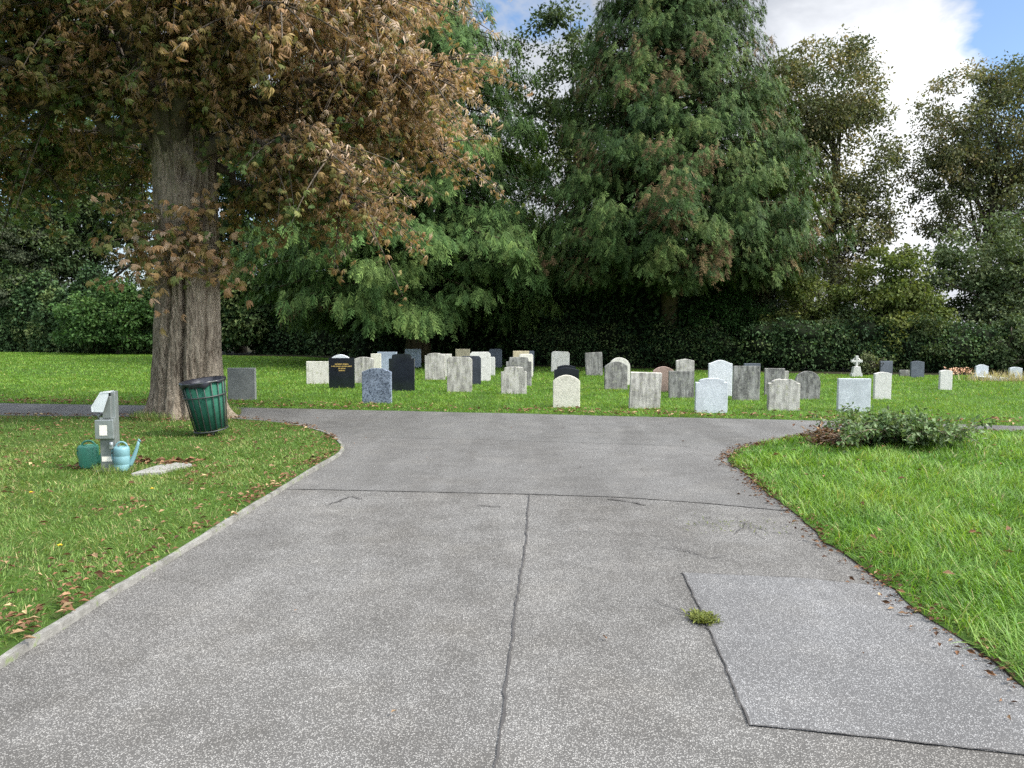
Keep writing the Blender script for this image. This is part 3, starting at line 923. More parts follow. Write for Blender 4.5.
def hedge(name, label, line, hgt, thick, leafm, dens, lsize, hue0=.45, cat="hedge", seed=2, nlump=None):
    """a long unclipped hedge along a ground line"""
    global rng
    rng = np.random.default_rng(seed)
    fb = Buf()
    line = [np.array(p) for p in line]
    seglen = [np.linalg.norm(b - a) for a, b in zip(line[:-1], line[1:])]
    tot = sum(seglen); k = 0
    cum = np.concatenate([[0], np.cumsum(seglen)])
    def at(s):
        i = min(int(np.searchsorted(cum, s, 'right')) - 1, len(line) - 2)
        f = (s - cum[i]) / seglen[i]
        return line[i] * (1 - f) + line[i + 1] * f
    for q in range(nlump or int(tot / .9)):
        s = rng.uniform(0, tot); p = at(s)
        h = hgt * (.72 + .5 * float(vnoise(p[0], p[1], .45)))
        rz = h * rng.uniform(.18, .36); z = rz * .6 + (h - rz * 1.4) * rng.random() ** 1.25
        rx = rng.uniform(.5, 1.1) * thick; ry = rx * .8
        c = np.array([p[0] + rng.normal(0, .2), p[1] + rng.uniform(-.3, .3) * thick, z])
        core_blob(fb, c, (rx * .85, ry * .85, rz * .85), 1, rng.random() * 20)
        n = int(dens * rx * rz * 4)
        d = rand_dirs(n); d[:, 1] = -np.abs(d[:, 1]) * np.where(rng.random(n) < .8, 1, -1)
        rr = rng.uniform(.8, 1.12, n)[:, None]
        pos = c + d * rr * np.array([rx, ry, rz]); pos[:, 2] = np.maximum(pos[:, 2], .05)
        dr = norm(d * .7 + rng.normal(0, .6, (n, 3)) + np.array([0, 0, -.3]))
        hb = hue0 + rng.normal(0, .26)
        fb.scatter(LEAF, pos, frames(dr, d + rng.normal(0, .6, (n, 3))), lsize * rng.uniform(.6, 1.4, n), np.clip(hb + rng.normal(0, .15, n), 0, 1), np.clip(rng.normal(.5, .25, n), 0, 1))
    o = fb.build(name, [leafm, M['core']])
    return props(o, label, cat)


def at_d(px, d):
    x = P(px, 328, d)[0]
    return (x, d)


# two big conifers and the small one beside the middle one
conifer("drooping_cedar", "broad cedar with fresh green drooping sprays behind the black headstones", at_d(417, 35.5), 19.5, 7.1, 2.6, M['cedar_leaf'], M['bark_moss'], 340, 28, .40, .42, .52, .48, .95, .02, "conifers behind the graves", 21, .52)
conifer("dark_conifer", "tallest conifer, dark and conical, its bare trunk foot behind the pink headstone", at_d(670, 32), 21.5, 6.0, 3.3, M['cypress_leaf'], M['bark_moss'], 470, 31.0, .31, .26, .86, .42, .80, .15, "conifers behind the graves", 22, .47, False, .12)
conifer("slender_conifer", "slimmer brownish conifer leaning on the right flank of the tallest conifer", at_d(760, 35), 12.9, 2.4, 1.0, M['cypress2_leaf'], M['bark'], 260, 25.0, .38, .35, .6, .25, .8, .15, "conifers behind the graves", 23, .55, True)

# broadleaved trees behind
def lob(px, py, d, base, rx, rz, ry=None):
    x, y, z = P(px, py, d)
    k = d / F
    return (x - base[0], y - base[1], z, rx * k, (ry if ry else rx) * k * .8, rz * k)


def tree_px(name, label, px, d, lobes, *a, **kw):
    b = at_d(px, d)
    return broadleaf(name, label, b, [lob(l[0], l[1], d + (l[4] if len(l) > 4 else 0), b, l[2], l[3]) for l in lobes], *a, **kw)


GT = "broadleaved trees behind the graves"
tree_px("broadleaf_tree", "dark airy tree showing sky between the cedar and the tallest conifer", 575, 42, [(560, 80, 50, 65), (545, 190, 50, 90), (592, 75, 40, 45), (600, 180, 38, 90), (570, 280, 60, 60)], 190, 120, M['green_leaf'], M['bark'], .20, .80, .3, None, .4, 31, .7, GT)
tree_px("broadleaf_tree", "tall round topped tree turning brown just right of the tallest conifer", 832, 37, [(820, 95, 64, 54), (845, 160, 52, 62), (785, 135, 44, 70), (825, 235, 60, 65), (870, 215, 28, 35)], 280, 115, M['autumn_leaf'], M['bark'], .15, .72, .34, None, .40, 32, .7, GT)
tree_px("broadleaf_tree", "tall thin leaved tree above the bushy tree at the right edge", 985, 37, [(985, 120, 66, 54), (945, 165, 42, 52), (1030, 130, 62, 62), (975, 200, 65, 45), (1050, 220, 60, 60)], 290, 108, M['autumn_leaf'], M['bark'], .145, .70, .34, None, .33, 33, .7, GT)
tree_px("small_tree", "smaller yellowing tree behind the white war graves", 893, 29, [(893, 268, 28, 24), (878, 300, 38, 30), (908, 310, 36, 28), (890, 338, 50, 28)], 110, 150, M['yellow_leaf'], M['bark'], .13, .50, .16, None, .55, 34, .55, GT)
tree_px("bushy_tree", "bushy dull green tree spreading low at the right edge", 1000, 30, [(985, 255, 52, 40), (955, 300, 44, 52), (1020, 300, 60, 60), (990, 340, 66, 40), (1060, 310, 60, 70)], 190, 150, M['olive_leaf'], M['bark'], .14, .60, .2, None, .5, 35, .6, GT, .7)
GL = "dark trees behind the big chestnut"
for i, (px, d, lb, lobes) in enumerate((
    (-20, 54, "dark leafy tree behind the far left end of the hedge", [(-20, 190, 70, 70), (20, 250, 60, 50), (-60, 250, 60, 60)]),
    (95, 56, "dark tree showing sky chinks left of the big chestnut trunk", [(90, 180, 60, 60), (130, 220, 50, 50), (60, 240, 50, 40), (100, 150, 60, 50)]),
    (240, 50, "dark tree seen just right of the big chestnut trunk", [(235, 210, 45, 60), (270, 250, 40, 55), (215, 270, 40, 45), (250, 150, 60, 60)]),
    (330, 46, "dark tree filling in behind the left flank of the cedar", [(330, 180, 60, 80), (300, 260, 45, 60), (350, 100, 70, 70)]),
    (40, 60, "tall dark tree behind the hedge near the left edge", [(30, 190, 80, 60), (0, 260, 70, 50), (80, 265, 60, 45), (60, 140, 70, 50)]))):
    tree_px("broadleaf_tree", lb, px, d, lobes, 150, 125, M['green_leaf'], M['bark'], .25, .95, .3, None, .32, 41 + i, .7, GL)
tree_px("grey_pine", "pale grey green pine at the left edge below the chestnut crown", 8, 53, [(5, 240, 45, 22), (30, 288, 32, 16), (-10, 300, 50, 22), (20, 262, 30, 12)], 70, 170, M['pine_leaf'], M['bark'], .17, .75, .2, None, .5, 51, .45)
tree_px("green_shrub", "bright green leafy shrub in front of the hedge left of the chestnut trunk", 118, 47.0, [(118, 305, 34, 24), (100, 325, 36, 22), (140, 325, 30, 24), (75, 318, 22, 24)], 80, 120, M['bright_leaf'], M['bark'], .20, .65, .12, None, .5, 52, .7, None, .8, "shrub", .5)

def shift(line, dy): return [(x, y + dy) for x, y in line]
hedge("hedge", "long dark untrimmed hedge left of the big chestnut trunk", shift([(-46, 54.5), back_line[1], G(150, 354.2), G(235, 355.7)], 1.2), 4.8, 1.2, M['hedge_leaf'], 150, .24, .55, seed=61, nlump=230)
hedge("hedge", "dark hedge in the shade under the drooping cedar", shift([G(235, 355.7), back_line[2], back_line[3], back_line[4], back_line[5], G(720, 371)], 3.6), 4.7, 1.2, M['hedge_leaf'], 85, .20, .35, seed=62, nlump=270)
hedge("hedge", "dark evergreen hedge behind the white cross and right hand graves", shift([G(540, 367), back_line[5], G(740, 371.8), back_line[6], back_line[7], (34, 26)], 2.2), 1.9, .85, M['hedge_leaf'], 260, .115, .45, seed=63, nlump=210)
tree_px("laurel_shrub", "leafy green shrub hanging low beside the foot of the tallest conifer", 715, 31.5, [(705, 325, 30, 22), (735, 310, 28, 24), (760, 330, 30, 24), (700, 350, 26, 14)], 80, 110, M['bright_leaf'], M['bark'], .13, .48, .1, None, .25, 64, .7, None, .8, "shrub", .6)
tree_px("yellowing_shrub", "yellowish brown shrub below the slender brownish conifer", 815, 30, [(812, 296, 26, 18), (822, 320, 26, 20), (790, 330, 24, 22)], 50, 110, M['yellow_leaf'], M['bark'], .12, .42, .1, None, .62, 65, .7, None, .8, "shrub", .6)


for (px, d, lobes, m, lb, hu, sd) in (
    (770, 29.5, [(768, 345, 22, 18), (785, 332, 16, 16)], 'green_leaf', "dark green shrub growing up before the hedge right of the waved white headstone", .35, 81),
    (838, 28.8, [(838, 335, 24, 18), (826, 350, 18, 14), (850, 322, 16, 14)], 'olive_leaf', "dull green shrub rising from the hedge behind the low crumbling headstone", .4, 82),
    (935, 27.8, [(930, 345, 24, 20), (948, 352, 20, 16), (925, 330, 16, 14)], 'green_leaf', "rough green shrub in the hedge line above the lone white war grave", .5, 83),
    (1012, 27.2, [(1010, 345, 26, 20), (1030, 335, 22, 24), (995, 355, 18, 14)], 'olive_leaf', "grey green shrub in the hedge line behind the last two pale graves", .3, 84)):
    tree_px("shrub", lb, px, d, lobes, 45, 120, M[m], M['bark'], .10, .36, .06, None, hu, sd, .75, "shrubs in the right hand hedge line", .8, "shrub", .3, 12)

# ------------------------------------------------------------------ the big horse chestnut
def chestnut():
    global rng
    rng = np.random.default_rng(77)
    bx, by = G(187, 417)
    t = empty("chestnut_tree", (bx, by, LZ), 0, "big old horse chestnut with brown curled leaves beside the green bin", "tree")
    # trunk: fluted, with a deep cleft on the near side
    nth, nz = 220, 130
    th = np.linspace(0, 2 * PI, nth, endpoint=False)
    zz = np.linspace(-.03, 5.6, nz)
    Th, Z = np.meshgrid(th, zz)
    R0 = np.interp(Z, [0, .15, .5, 1.2, 2.2, 3.2, 4.2, 5.0, 5.6], [.70, .655, .615, .58, .55, .52, .53, .57, .55])
    lob_ = .03 * np.cos(3 * Th + .6 + .15 * Z) + .022 * np.cos(7 * Th + 1.0 + .35 * Z) + .022 * np.cos(12 * Th + 2 - .4 * Z)
    r = R0 * .95 * (1 + lob_)
    def furrow(a0, wdt, dep, z0, z1, drift=0.0):
        a = (Th - a0 - drift * Z + .05 * np.sin(Z * 2.3) + PI) % (2 * PI) - PI
        return dep * np.exp(-(a / wdt) ** 2) * np.clip((Z - z0) / .3 + .5, 0, 1) * np.clip((z1 - Z) / .5 + .5, 0, 1)
    vw = math.atan2(-by, -bx)                 # bearing of the viewer
    r -= furrow(vw - .18, .065, .17, -.2, 3.0, -.02)
    r -= furrow(vw + .50, .07, .08, .3, 4.6, .02)
    r -= furrow(vw - .75, .08, .08, .0, 3.4, .02)
    r -= furrow(vw + .95, .07, .09, 1.0, 5.2, -.02)
    r -= furrow(vw + 2.4, .1, .12, .0, 5.2)
    # root flare in five toes
    r += .22 * np.exp(-np.maximum(Z, 0) / .20) * np.clip(np.cos(5 * (Th - vw) + 1.2), -.1, 1)
    # old branch scar: a raised collar with a hollow
    da = ((Th - vw + .05 + PI) % (2 * PI) - PI) * .58; dz = Z - 4.25
    q = np.hypot(da * 1.3, dz)
    q = q * (1 + .9 * (fbm(Th * 5, Z * 3.1, 1.0) - .5)); r += .055 * np.exp(-((q - .25) / .09) ** 2) - .12 * np.exp(-(q / .15) ** 2)
    r += .035 * (fbm(Th * 3.0, Z * .8, 2.0) - .5) + .05 * (vnoise(Th * 14, Z * 1.5) - .5) + .030 * (vnoise(Th * 34, Z * 4.0) - .5)
    cx = np.interp(Z, [0, 1, 3, 5.6], [.05, .06, .12, .10])
    V = np.stack([cx + r * np.cos(Th), r * np.sin(Th), Z], -1).reshape(-1, 3)
    b = Buf()
    i = (np.arange(nz - 1) * nth)[:, None]; j = np.arange(nth)[None]; j2 = (j + 1) % nth
    b.add(V, [np.stack([i + j, i + j2, i + nth + j2, i + nth + j], -1).reshape(-1, 4)], smooth=True)
    trunk = b.build("trunk", M['chestnut_bark'], t)
    # boughs
    tips = []      # (x, y, z) ends of the boughs, in metres from the tree's foot
    for (x, y, z, n, r0) in BOUGHS: tips.append((x * .95, y * .95, z, n, r0))
    lb = Buf(); fb = Buf()
    px_, nr_, hu_, rn_, sc_, dr_ = [], [], [], [], [], []
    for (x, y, z, n, r0) in tips:
        az = math.atan2(y, x)
        p0 = np.array([.32 * math.cos(az), .32 * math.sin(az), 4.5 + rng.random() * .8])
        tip = np.array([x, y, z])
        L = np.linalg.norm(tip - p0)
        mid = (p0 + tip) / 2 + np.array([0, 0, max(.15 * L, (z - 5) * .15 + .26 * L)]) + rng.normal(0, .25, 3)
        path = bezier(p0, mid, tip, 14)
        path[2:-1] += rng.normal(0, .06, (11, 3))
        lb.tube(path, np.linspace(r0, .025, 14) , 9, cap=False)
        for k in range(int(n * 1.45)):
            s = rng.uniform(.30, 1.0) ** .8
            i0 = s * 13; ia = int(min(i0, 12)); o = path[ia] * (1 - (i0 - ia)) + path[ia + 1] * (i0 - ia)
            tw = rng.uniform(.5, 1.5) * (.6 + .4 * L / 6)
            dd = rand_dirs(1)[0] * np.array([1, 1, .6]) + np.array([x, y, 0]) / (math.hypot(x, y) + .1) * .5
            e = o + dd * tw + np.array([0, 0, -tw * rng.uniform(.1, .85)])
            m = (o + e) / 2 + np.array([0, 0, .18 * tw])
            tp = bezier(o, m, e, 6)
            lb.tube(tp, np.linspace(.018, .005, 6), 4, cap=False)
            nl = rng.integers(12, 23)
            a = rng.random(nl) ** .6
            ii = a * 5; ia_ = np.minimum(ii.astype(int), 4)
            pp = tp[ia_] * (1 - (ii - ia_))[:, None] + tp[ia_ + 1] * (ii - ia_)[:, None]
            out = norm(rng.normal(0, 1, (nl, 3)) * np.array([1, 1, .5]) + (e - o) / tw * .5)
            pp = pp + out * rng.uniform(.04, .20, nl)[:, None]
            px_.append(pp)
            dr_.append(norm(out + np.array([0, 0, -1.0]) * rng.uniform(.2, 1.2, nl)[:, None]))
            brown = .43 + .06 * e[0] + .04 * (e[2] - 5) * (1 if e[0] > 0 else .3) - .05 * max(0, e[1]) + rng.normal(0, .20)
            hu_.append(np.clip(brown + rng.normal(0, .14, nl), 0, 1))
    pos = np.concatenate(px_); dr = np.concatenate(dr_); hue = np.concatenate(hu_)
    n = len(pos)
    up = np.tile([0.0, 0, 1.0], (n, 1)) + rng.normal(0, .45, (n, 3))
    R = frames(dr, up); rn = np.clip(rng.normal(.5, .25, n), 0, 1); sc = rng.uniform(.065, .14, n)
    kind = np.where(hue > .62, 2, np.where(hue > .4, 1, 0)) + 3 * rng.integers(0, 2, n)
    for q in range(6):
        k = kind == q
        fb.scatter(PALMS[q], pos[k], R[k], sc[k], hue[k], rn[k])
    lb.build("boughs", M['shaded_bough_bark'], t)
    fb.build("crown", M['chestnut_leaf'], t)
    # young shoots sprouting from the trunk
    sb = Buf(); n = 150
    az = vw + rng.normal(0, 1.25, n); zc = 2.85 + rng.normal(0, .38, n) + .25 * np.abs(np.sin(az * 2))
    rad = .62 + rng.random(n) ** 1.5 * .75
    o = np.stack([.5 * np.cos(az), .5 * np.sin(az), zc + .1], 1)
    e = np.stack([rad * np.cos(az), rad * np.sin(az), zc + rng.normal(0, .15, n) - .15 * (rad - .6)], 1)
    for a_, b_ in zip(o[:70], e[:70]):
        sb.tube(bezier(a_, (a_ + b_) / 2 + np.array([0, 0, .12]), b_, 5), np.linspace(.010, .004, 5), 4, 1, cap=False)
    reps = 4
    pos = np.repeat(e, reps, 0) + rng.normal(0, .10, (n * reps, 3))
    out = np.repeat(norm(e - o), reps, 0)
    dr = norm(out + rng.normal(0, .55, (n * reps, 3)) + np.array([0, 0, -.7]))
    hue = np.clip(.50 + rng.normal(0, .22, n * reps), 0, 1)
    kk = rng.random(n * reps)
    R = frames(dr, np.tile([0.0, 0, 1], (n * reps, 1)) + rng.normal(0, .4, (n * reps, 3)))
    for q in range(2):
        k = (kk < .65) if q == 0 else (kk >= .65)
        sb.scatter(PALMS[q], pos[k], R[k], rng.uniform(.09, .18, k.sum()), hue[k], .35 + .65 * rng.random(k.sum()))
    props(sb.build("shoots", [M['chestnut_leaf'], M['twig']], t), label="fringe of yellow brown young shoots round the trunk")
    return t


#          x     y     z    twigs radius      (right = +x, towards the viewer = -y)
BOUGHS = [(4.8, -.5, 7.2, 46, .16), (4.9, -.8, 5.9, 42, .13), (4.8, .8, 4.9, 40, .12), (4.4, -1.7, 7.4, 42, .13), (4.8, .2, 5.4, 40, .10), (4.2, -2.4, 6.4, 44, .15), (3.7, .4, 3.7, 46, .13), (3.3, -1.8, 4.2, 46, .14), (3.5, -.9, 3.5, 44, .12), (2.3, .6, 3.9, 36, .11), (4.9, 1.6, 6.2, 36, .14),
          (2.9, -3.0, 6.0, 42, .14), (1.6, -4.0, 7.6, 44, .16), (3.4, -3.4, 8.0, 44, .16), (4.9, -1.2, 5.6, 36, .12), (2.2, 3.6, 6.0, 30, .16),
          (-1.0, -4.2, 8.0, 42, .15), (-2.8, -3.0, 6.6, 34, .14), (-3.9, -1.6, 5.2, 40, .15), (-4.8, .4, 5.6, 36, .15), (-3.4, 2.6, 4.8, 30, .15),
          (-1.0, 4.2, 6.0, 26, .15), (-4.4, -3.0, 7.4, 42, .16), (-2.2, -2.0, 8.6, 36, .2), (2.4, -1.6, 9.2, 44, .22), (.3, -3.0, 9.0, 42, .2),
          (3.8, .8, 9.0, 42, .2), (-3.6, 1.6, 8.8, 34, .2), (.3, .8, 11.0, 42, .26), (-.2, 3.2, 9.0, 28, .18), (2.6, -.2, 6.6, 32, .12), (-2.3, -.9, 6.6, 24, .12),
          (3.2, 2.6, 4.8, 28, .12), (-3.6, -2.6, 5.4, 24, .11), (2.9, -2.7, 7.2, 36, .12), (-5.2, -1.6, 4.6, 34, .13),
          (-2.6, -2.2, 6.4, 26, .10), (-1.2, -2.6, 7.6, 30, .10), (.2, -2.2, 8.2, 30, .10), (1.6, -2.4, 7.2, 32, .10), (-3.0, .6, 4.4, 30, .12), (-2.0, 2.4, 4.2, 30, .12),
          (-4.2, 1.6, 4.0, 30, .12), (1.4, 2.8, 4.6, 26, .12), (-3.6, -.6, 6.8, 40, .14), (-2.4, -3.6, 7.6, 40, .14), (-.9, -3.0, 7.0, 34, .08), (.7, -2.7, 6.9, 34, .08), (-3.6, -2.2, 5.7, 34, .09), (1.9, -1.8, 6.0, 34, .08), (-4.6, .8, 4.3, 36, .10), (-3.2, -1.6, 7.6, 36, .10), (-1.6, -1.5, 7.6, 30, .08), (-.9, -1.9, 6.1, 24, .06), (.6, -1.8, 6.0, 24, .06), (-.2, -1.5, 5.6, 20, .05), (1.2, -1.2, 5.6, 20, .05), (-1.6, -1.2, 5.9, 20, .05), (2.6, .2, 5.2, 34, .10)]
chestnut()


# ------------------------------------------------------------------ headstones
def outline(kind, w, h):
    a = w / 2
    if kind == 'flat': top = [(-a, h), (a, h)]
    elif kind == 'round': top = [(-a * math.cos(t), h - a * .9 + a * .9 * math.sin(t)) for t in np.linspace(0, PI, 15)]
    elif kind == 'curve': top = [(-a + 2 * a * t, h - .10 * w + .10 * w * math.sin(PI * t)) for t in np.linspace(0, 1, 11)]
    elif kind == 'arch': top = [(-a + 2 * a * t, h - .22 * w + .22 * w * math.sin(PI * t) ** .8) for t in np.linspace(0, 1, 13)]
    elif kind == 'ogee': top = [(-a + 2 * a * t, h - .15 * w + .15 * w * (.5 - .5 * math.cos(2 * PI * t)) ** .8) for t in np.linspace(0, 1, 13)]
    elif kind == 'shoulder':
        s = a * .78; top = [(-a, h - .13 * w), (-s, h - .13 * w)] + [(-s * math.cos(t), h - .10 * w + .10 * w * math.sin(t)) for t in np.linspace(0, PI, 11)] + [(s, h - .13 * w), (a, h - .13 * w)]
    elif kind == 'peon': top = [(-a, h - .13 * w), (-.2 * w, h - .01), (0, h), (.2 * w, h - .01), (a, h - .13 * w)]
    elif kind == 'cut': c = .10 * w; top = [(-a, h - c), (-a + c, h), (a - c, h), (a, h - c)]
    elif kind == 'step': s = a * .72; c = .09 * w; top = [(-a, h - 2 * c), (-s - .02, h - 2 * c), (-s, h - .3 * c), (-s * .6, h), (s * .6, h), (s, h - .3 * c), (s + .02, h - 2 * c), (a, h - 2 * c)]
    elif kind == 'slant': top = [(-a, h - .03 * w), (a, h)]
    pts = [(-a, -.05)] + top + [(a, -.05)]
    out = []
    for p in pts:
        if not out or math.hypot(p[0] - out[-1][0], p[1] - out[-1][1]) > 1e-4: out.append(p)
    return out


def stone_mesh(name, pts, th, mat, parent=None, bev=.010, worn=0.0):
    bm = bmesh.new()
    fr = [bm.verts.new((x, -th / 2, z)) for x, z in pts]; bk = [bm.verts.new((x, th / 2, z)) for x, z in pts]
    bm.faces.new(fr[::-1]); bm.faces.new(bk)
    n = len(pts)
    for i in range(n): bm.faces.new((fr[i], fr[(i + 1) % n], bk[(i + 1) % n], bk[i]))
    bmesh.ops.recalc_face_normals(bm, faces=bm.faces)
    if worn:
        for v in bm.verts:
            if v.co.z > .1: v.co.x += random.uniform(-worn, worn); v.co.z += random.uniform(-worn, worn)
    ed = [e for e in bm.edges if e.is_manifold and e.calc_face_angle() > .5]
    bmesh.ops.bevel(bm, geom=ed, offset=bev, segments=2, affect='EDGES', profile=.6)
    me = bpy.data.meshes.new(name); bm.to_mesh(me); bm.free(); me.materials.append(mat)
    o = bpy.data.objects.new(name, me); COL.objects.link(o)
    if parent: o.parent = parent
    return o


GS = "headstones on the far lawn"


def headstone(x0, x1, yt, yb, kind, mat, label, rz=0.0, lean=0.0, roll=0.0, th=.09, worn=.0, name="headstone", cat="headstone", group=GS, base=True):
    gx, gy = G((x0 + x1) / 2, yb)
    k = gy / F / CP
    w = (x1 - x0) * k; h = (yb - yt) * k
    o = stone_mesh(name, outline(kind, w, h), th, M[mat], None, .010, worn)
    o.location = (gx, gy + th / 2, 0)
    if not rz: rz = random.uniform(-4, 4)
    o.rotation_euler = (math.radians(lean), math.radians(roll), math.radians(rz))
    props(o, label, cat, group)
    return o, w, h, th


headstone(228, 255, 368, 400, 'flat', 'grey_slab', "plain smooth grey headstone standing alone just right of the chestnut trunk", 3, th=.12)
headstone(306.5, 330, 361.5, 384, 'flat', 'weath_pale', "low pale stained headstone left of the black stone with gold lettering", worn=.006)
headstone(331, 350, 354.5, 381, 'arch', 'marble', "white headstone whose curved top shows over the gold lettered black stone")
o, w, h, th = headstone(329, 354.5, 358, 388.5, 'flat', 'black', "black polished headstone with four lines of gold lettering", 2, th=.08)
ib = Buf()
for (yy, ww) in ((.20, .50), (.27, .78), (.34, .24), (.41, .22)):
    x = -ww / 2 * w
    while x < ww / 2 * w:
        l = random.uniform(.012, .028)
        ib.box((x + l / 2, -th / 2 - .0015, h * (1 - yy)), (l, .003, h * .035)); x += l + random.choice((.005, .006, .018))
ib.build("inscription", M['gold'], o)
headstone(354, 374, 357, 383, 'curve', 'weath', "pale mottled headstone tucked right behind the gold lettered black stone", worn=.006)
headstone(371, 381, 353.5, 378, 'slant', 'cream', "narrow pale headstone peeping out left of the blue grey granite one", 2)
headstone(377.5, 397, 352, 376, 'flat', 'granite_mid', "square light blue grey granite headstone behind the dark speckled one", -2, th=.10)
headstone(362, 391.5, 368, 403.5, 'peon', 'granite_blue', "dark blue speckled granite headstone nearest the path in the left cluster", -3, th=.10)
headstone(389, 414.5, 354, 391, 'step', 'black', "tall black headstone with stepped shoulders right of the blue speckled one", 3, th=.12)
headstone(405, 421, 349, 367.5, 'flat', 'granite_mid', "small blue grey headstone in front of the cedar trunk", 2)
headstone(441, 451.5, 354, 377, 'flat', 'weath_pale', "pale narrow headstone right behind the round shouldered stained one")
headstone(425, 445, 353, 380, 'shoulder', 'weath', "stained headstone with round raised shoulders right of the stepped black one", 2, worn=.004)
headstone(455.5, 470, 349, 369, 'flat', 'ochre', "small yellowish headstone peeping over the big pitted grey one")
headstone(470, 490.5, 352, 381, 'cut', 'portland', "whitish headstone with clipped corners behind the narrow black one", 4)
headstone(486, 495, 357, 375.5, 'cut', 'portland', "small white headstone half hidden behind the clipped corner whitish one")
headstone(489, 502, 349, 367.5, 'cut', 'slate', "dark slate headstone standing in the shade behind the white pair", -2)
headstone(460, 481, 356, 384.5, 'cut', 'black_side', "narrow black headstone half hidden behind the big pitted grey one", 3, th=.08)
headstone(447, 472, 357, 392, 'cut', 'weath', "big pitted pale grey headstone with clipped corners in front of a black one", 2, worn=.006)
headstone(526, 534, 351, 372, 'flat', 'slate', "thin dark headstone behind the right edge of the yellowish one", 6)
headstone(513, 529, 351, 374, 'flat', 'ochre', "yellowish headstone topmost of the overlapping grey trio", 2)
headstone(519, 533, 354, 377, 'cut', 'weath_pale', "pale headstone edge showing right of the overlapping grey trio", 8)
headstone(506, 531.5, 357, 386, 'step', 'weath_grey', "grey stepped headstone in the middle of the overlapping trio", 3, worn=.005)
headstone(501, 526.5, 367, 394, 'step', 'weath', "front grey headstone of the overlapping trio, rough and low", 2, worn=.006)
headstone(551, 569, 351.5, 371.5, 'cut', 'weath_pale', "pale yellowish headstone behind the black and cream pair", 2, roll=2, worn=.004)
headstone(557, 575.5, 365, 384, 'curve', 'black', "rear black headstone whose top edge shows above another black one", 3)
headstone(554, 579, 367.5, 390, 'curve', 'black', "black headstone directly behind the round topped cream one", 1, th=.08)
headstone(553, 580, 375, 407.5, 'arch', 'cream', "round topped cream headstone close to the path in front of black ones", -1, th=.10)
headstone(586, 603, 352.5, 375.5, 'flat', 'weath_grey', "stained upright headstone with a whitish cap, leaning slightly left", 2, roll=-3, worn=.004)
headstone(609, 630, 357.5, 385, 'round', 'weath_pale', "pale round topped headstone behind a ribbed dark grey one", 2)
headstone(604.5, 627.5, 361.5, 389.5, 'arch', 'weath_grey', "ribbed dark grey headstone with an arched top before a pale round one", 3, worn=.005)
headstone(629, 660, 372, 408.5, 'slant', 'weath', "wide rough grey headstone leaning right beside the pink one", 3, roll=2.5, th=.12, worn=.010)
headstone(653, 674, 366.5, 392, 'arch', 'pink', "pinkish round topped headstone in front of the tallest conifer trunk", -2)
headstone(676, 694, 359, 393, 'curve', 'weath', "tall weathered headstone with a curved top behind a wider grey one", -2, worn=.004)
headstone(669, 694, 371, 398, 'flat', 'weath_grey', "square mottled grey headstone in front of a taller curved one", -2, worn=.006)
headstone(708.5, 732, 360, 396, 'ogee', 'marble', "white headstone with a waved top behind the lower white one", -1)
headstone(695.5, 727.5, 378, 413, 'shoulder', 'granite_pale', "broad white headstone with clipped shoulders nearest the path", -1, th=.10)
headstone(744, 760, 363.5, 388, 'flat', 'slate', "dark headstone hidden almost wholly behind a broad blackened grey one", -4)
headstone(733, 759.5, 366, 400.5, 'flat', 'weath_grey', "broad square blackened grey headstone right of the white pair", -3, worn=.005)
headstone(782, 788.5, 371, 391, 'flat', 'weath', "sliver of grey headstone behind the square stained one", -4)
headstone(765, 784.5, 368.5, 395, 'flat', 'weath_grey', "square stained grey headstone behind the low crumbling one", -3, worn=.004)
headstone(795, 819.5, 371, 399.5, 'round', 'weath_grey', "dark streaked headstone with a full round top", -4, roll=1.5, worn=.004)
headstone(768.5, 799.5, 379, 410.5, 'shoulder', 'weath', "low crumbling pale grey headstone with a raised centre nearest the path", -2, worn=.008, th=.12)
headstone(838.5, 870, 378.5, 412, 'flat', 'granite_pale', "square pale granite headstone behind the heap of cut branches", -5, th=.10)
headstone(874.5, 891, 372, 399.5, 'curve', 'portland', "taller white war grave headstone beside the square pale granite one", -2, group=GS)
headstone(940, 952, 370, 390, 'curve', 'portland', "white war grave headstone alone on the lawn, farther right", -2)
headstone(880, 892.5, 361, 375.5, 'flat', 'slate', "small square dark slate headstone by the hedge behind the white war grave", 3)
headstone(911, 924, 361, 377.5, 'curve', 'slate', "dark slate headstone with a curved top by the right hand hedge", -2)
headstone(900, 910, 370, 376.5, 'cut', 'weath_grey', "low dark block headstone between two slate ones by the hedge", -4)
headstone(1010, 1022, 367, 379, 'curve', 'granite_pale', "small pale grey headstone at the right end of the far row", -4)
o, w, h, th = headstone(976, 988, 364.5, 379, 'ogee', 'granite_pale', "small ornate pale headstone on a kerbed grave among dry grass", -4)
b = Buf(); b.box((0, -.45, .05), (w * 1.5, 1.1, .10)); b.build("grave_kerb", M['granite_pale'], o, .01)

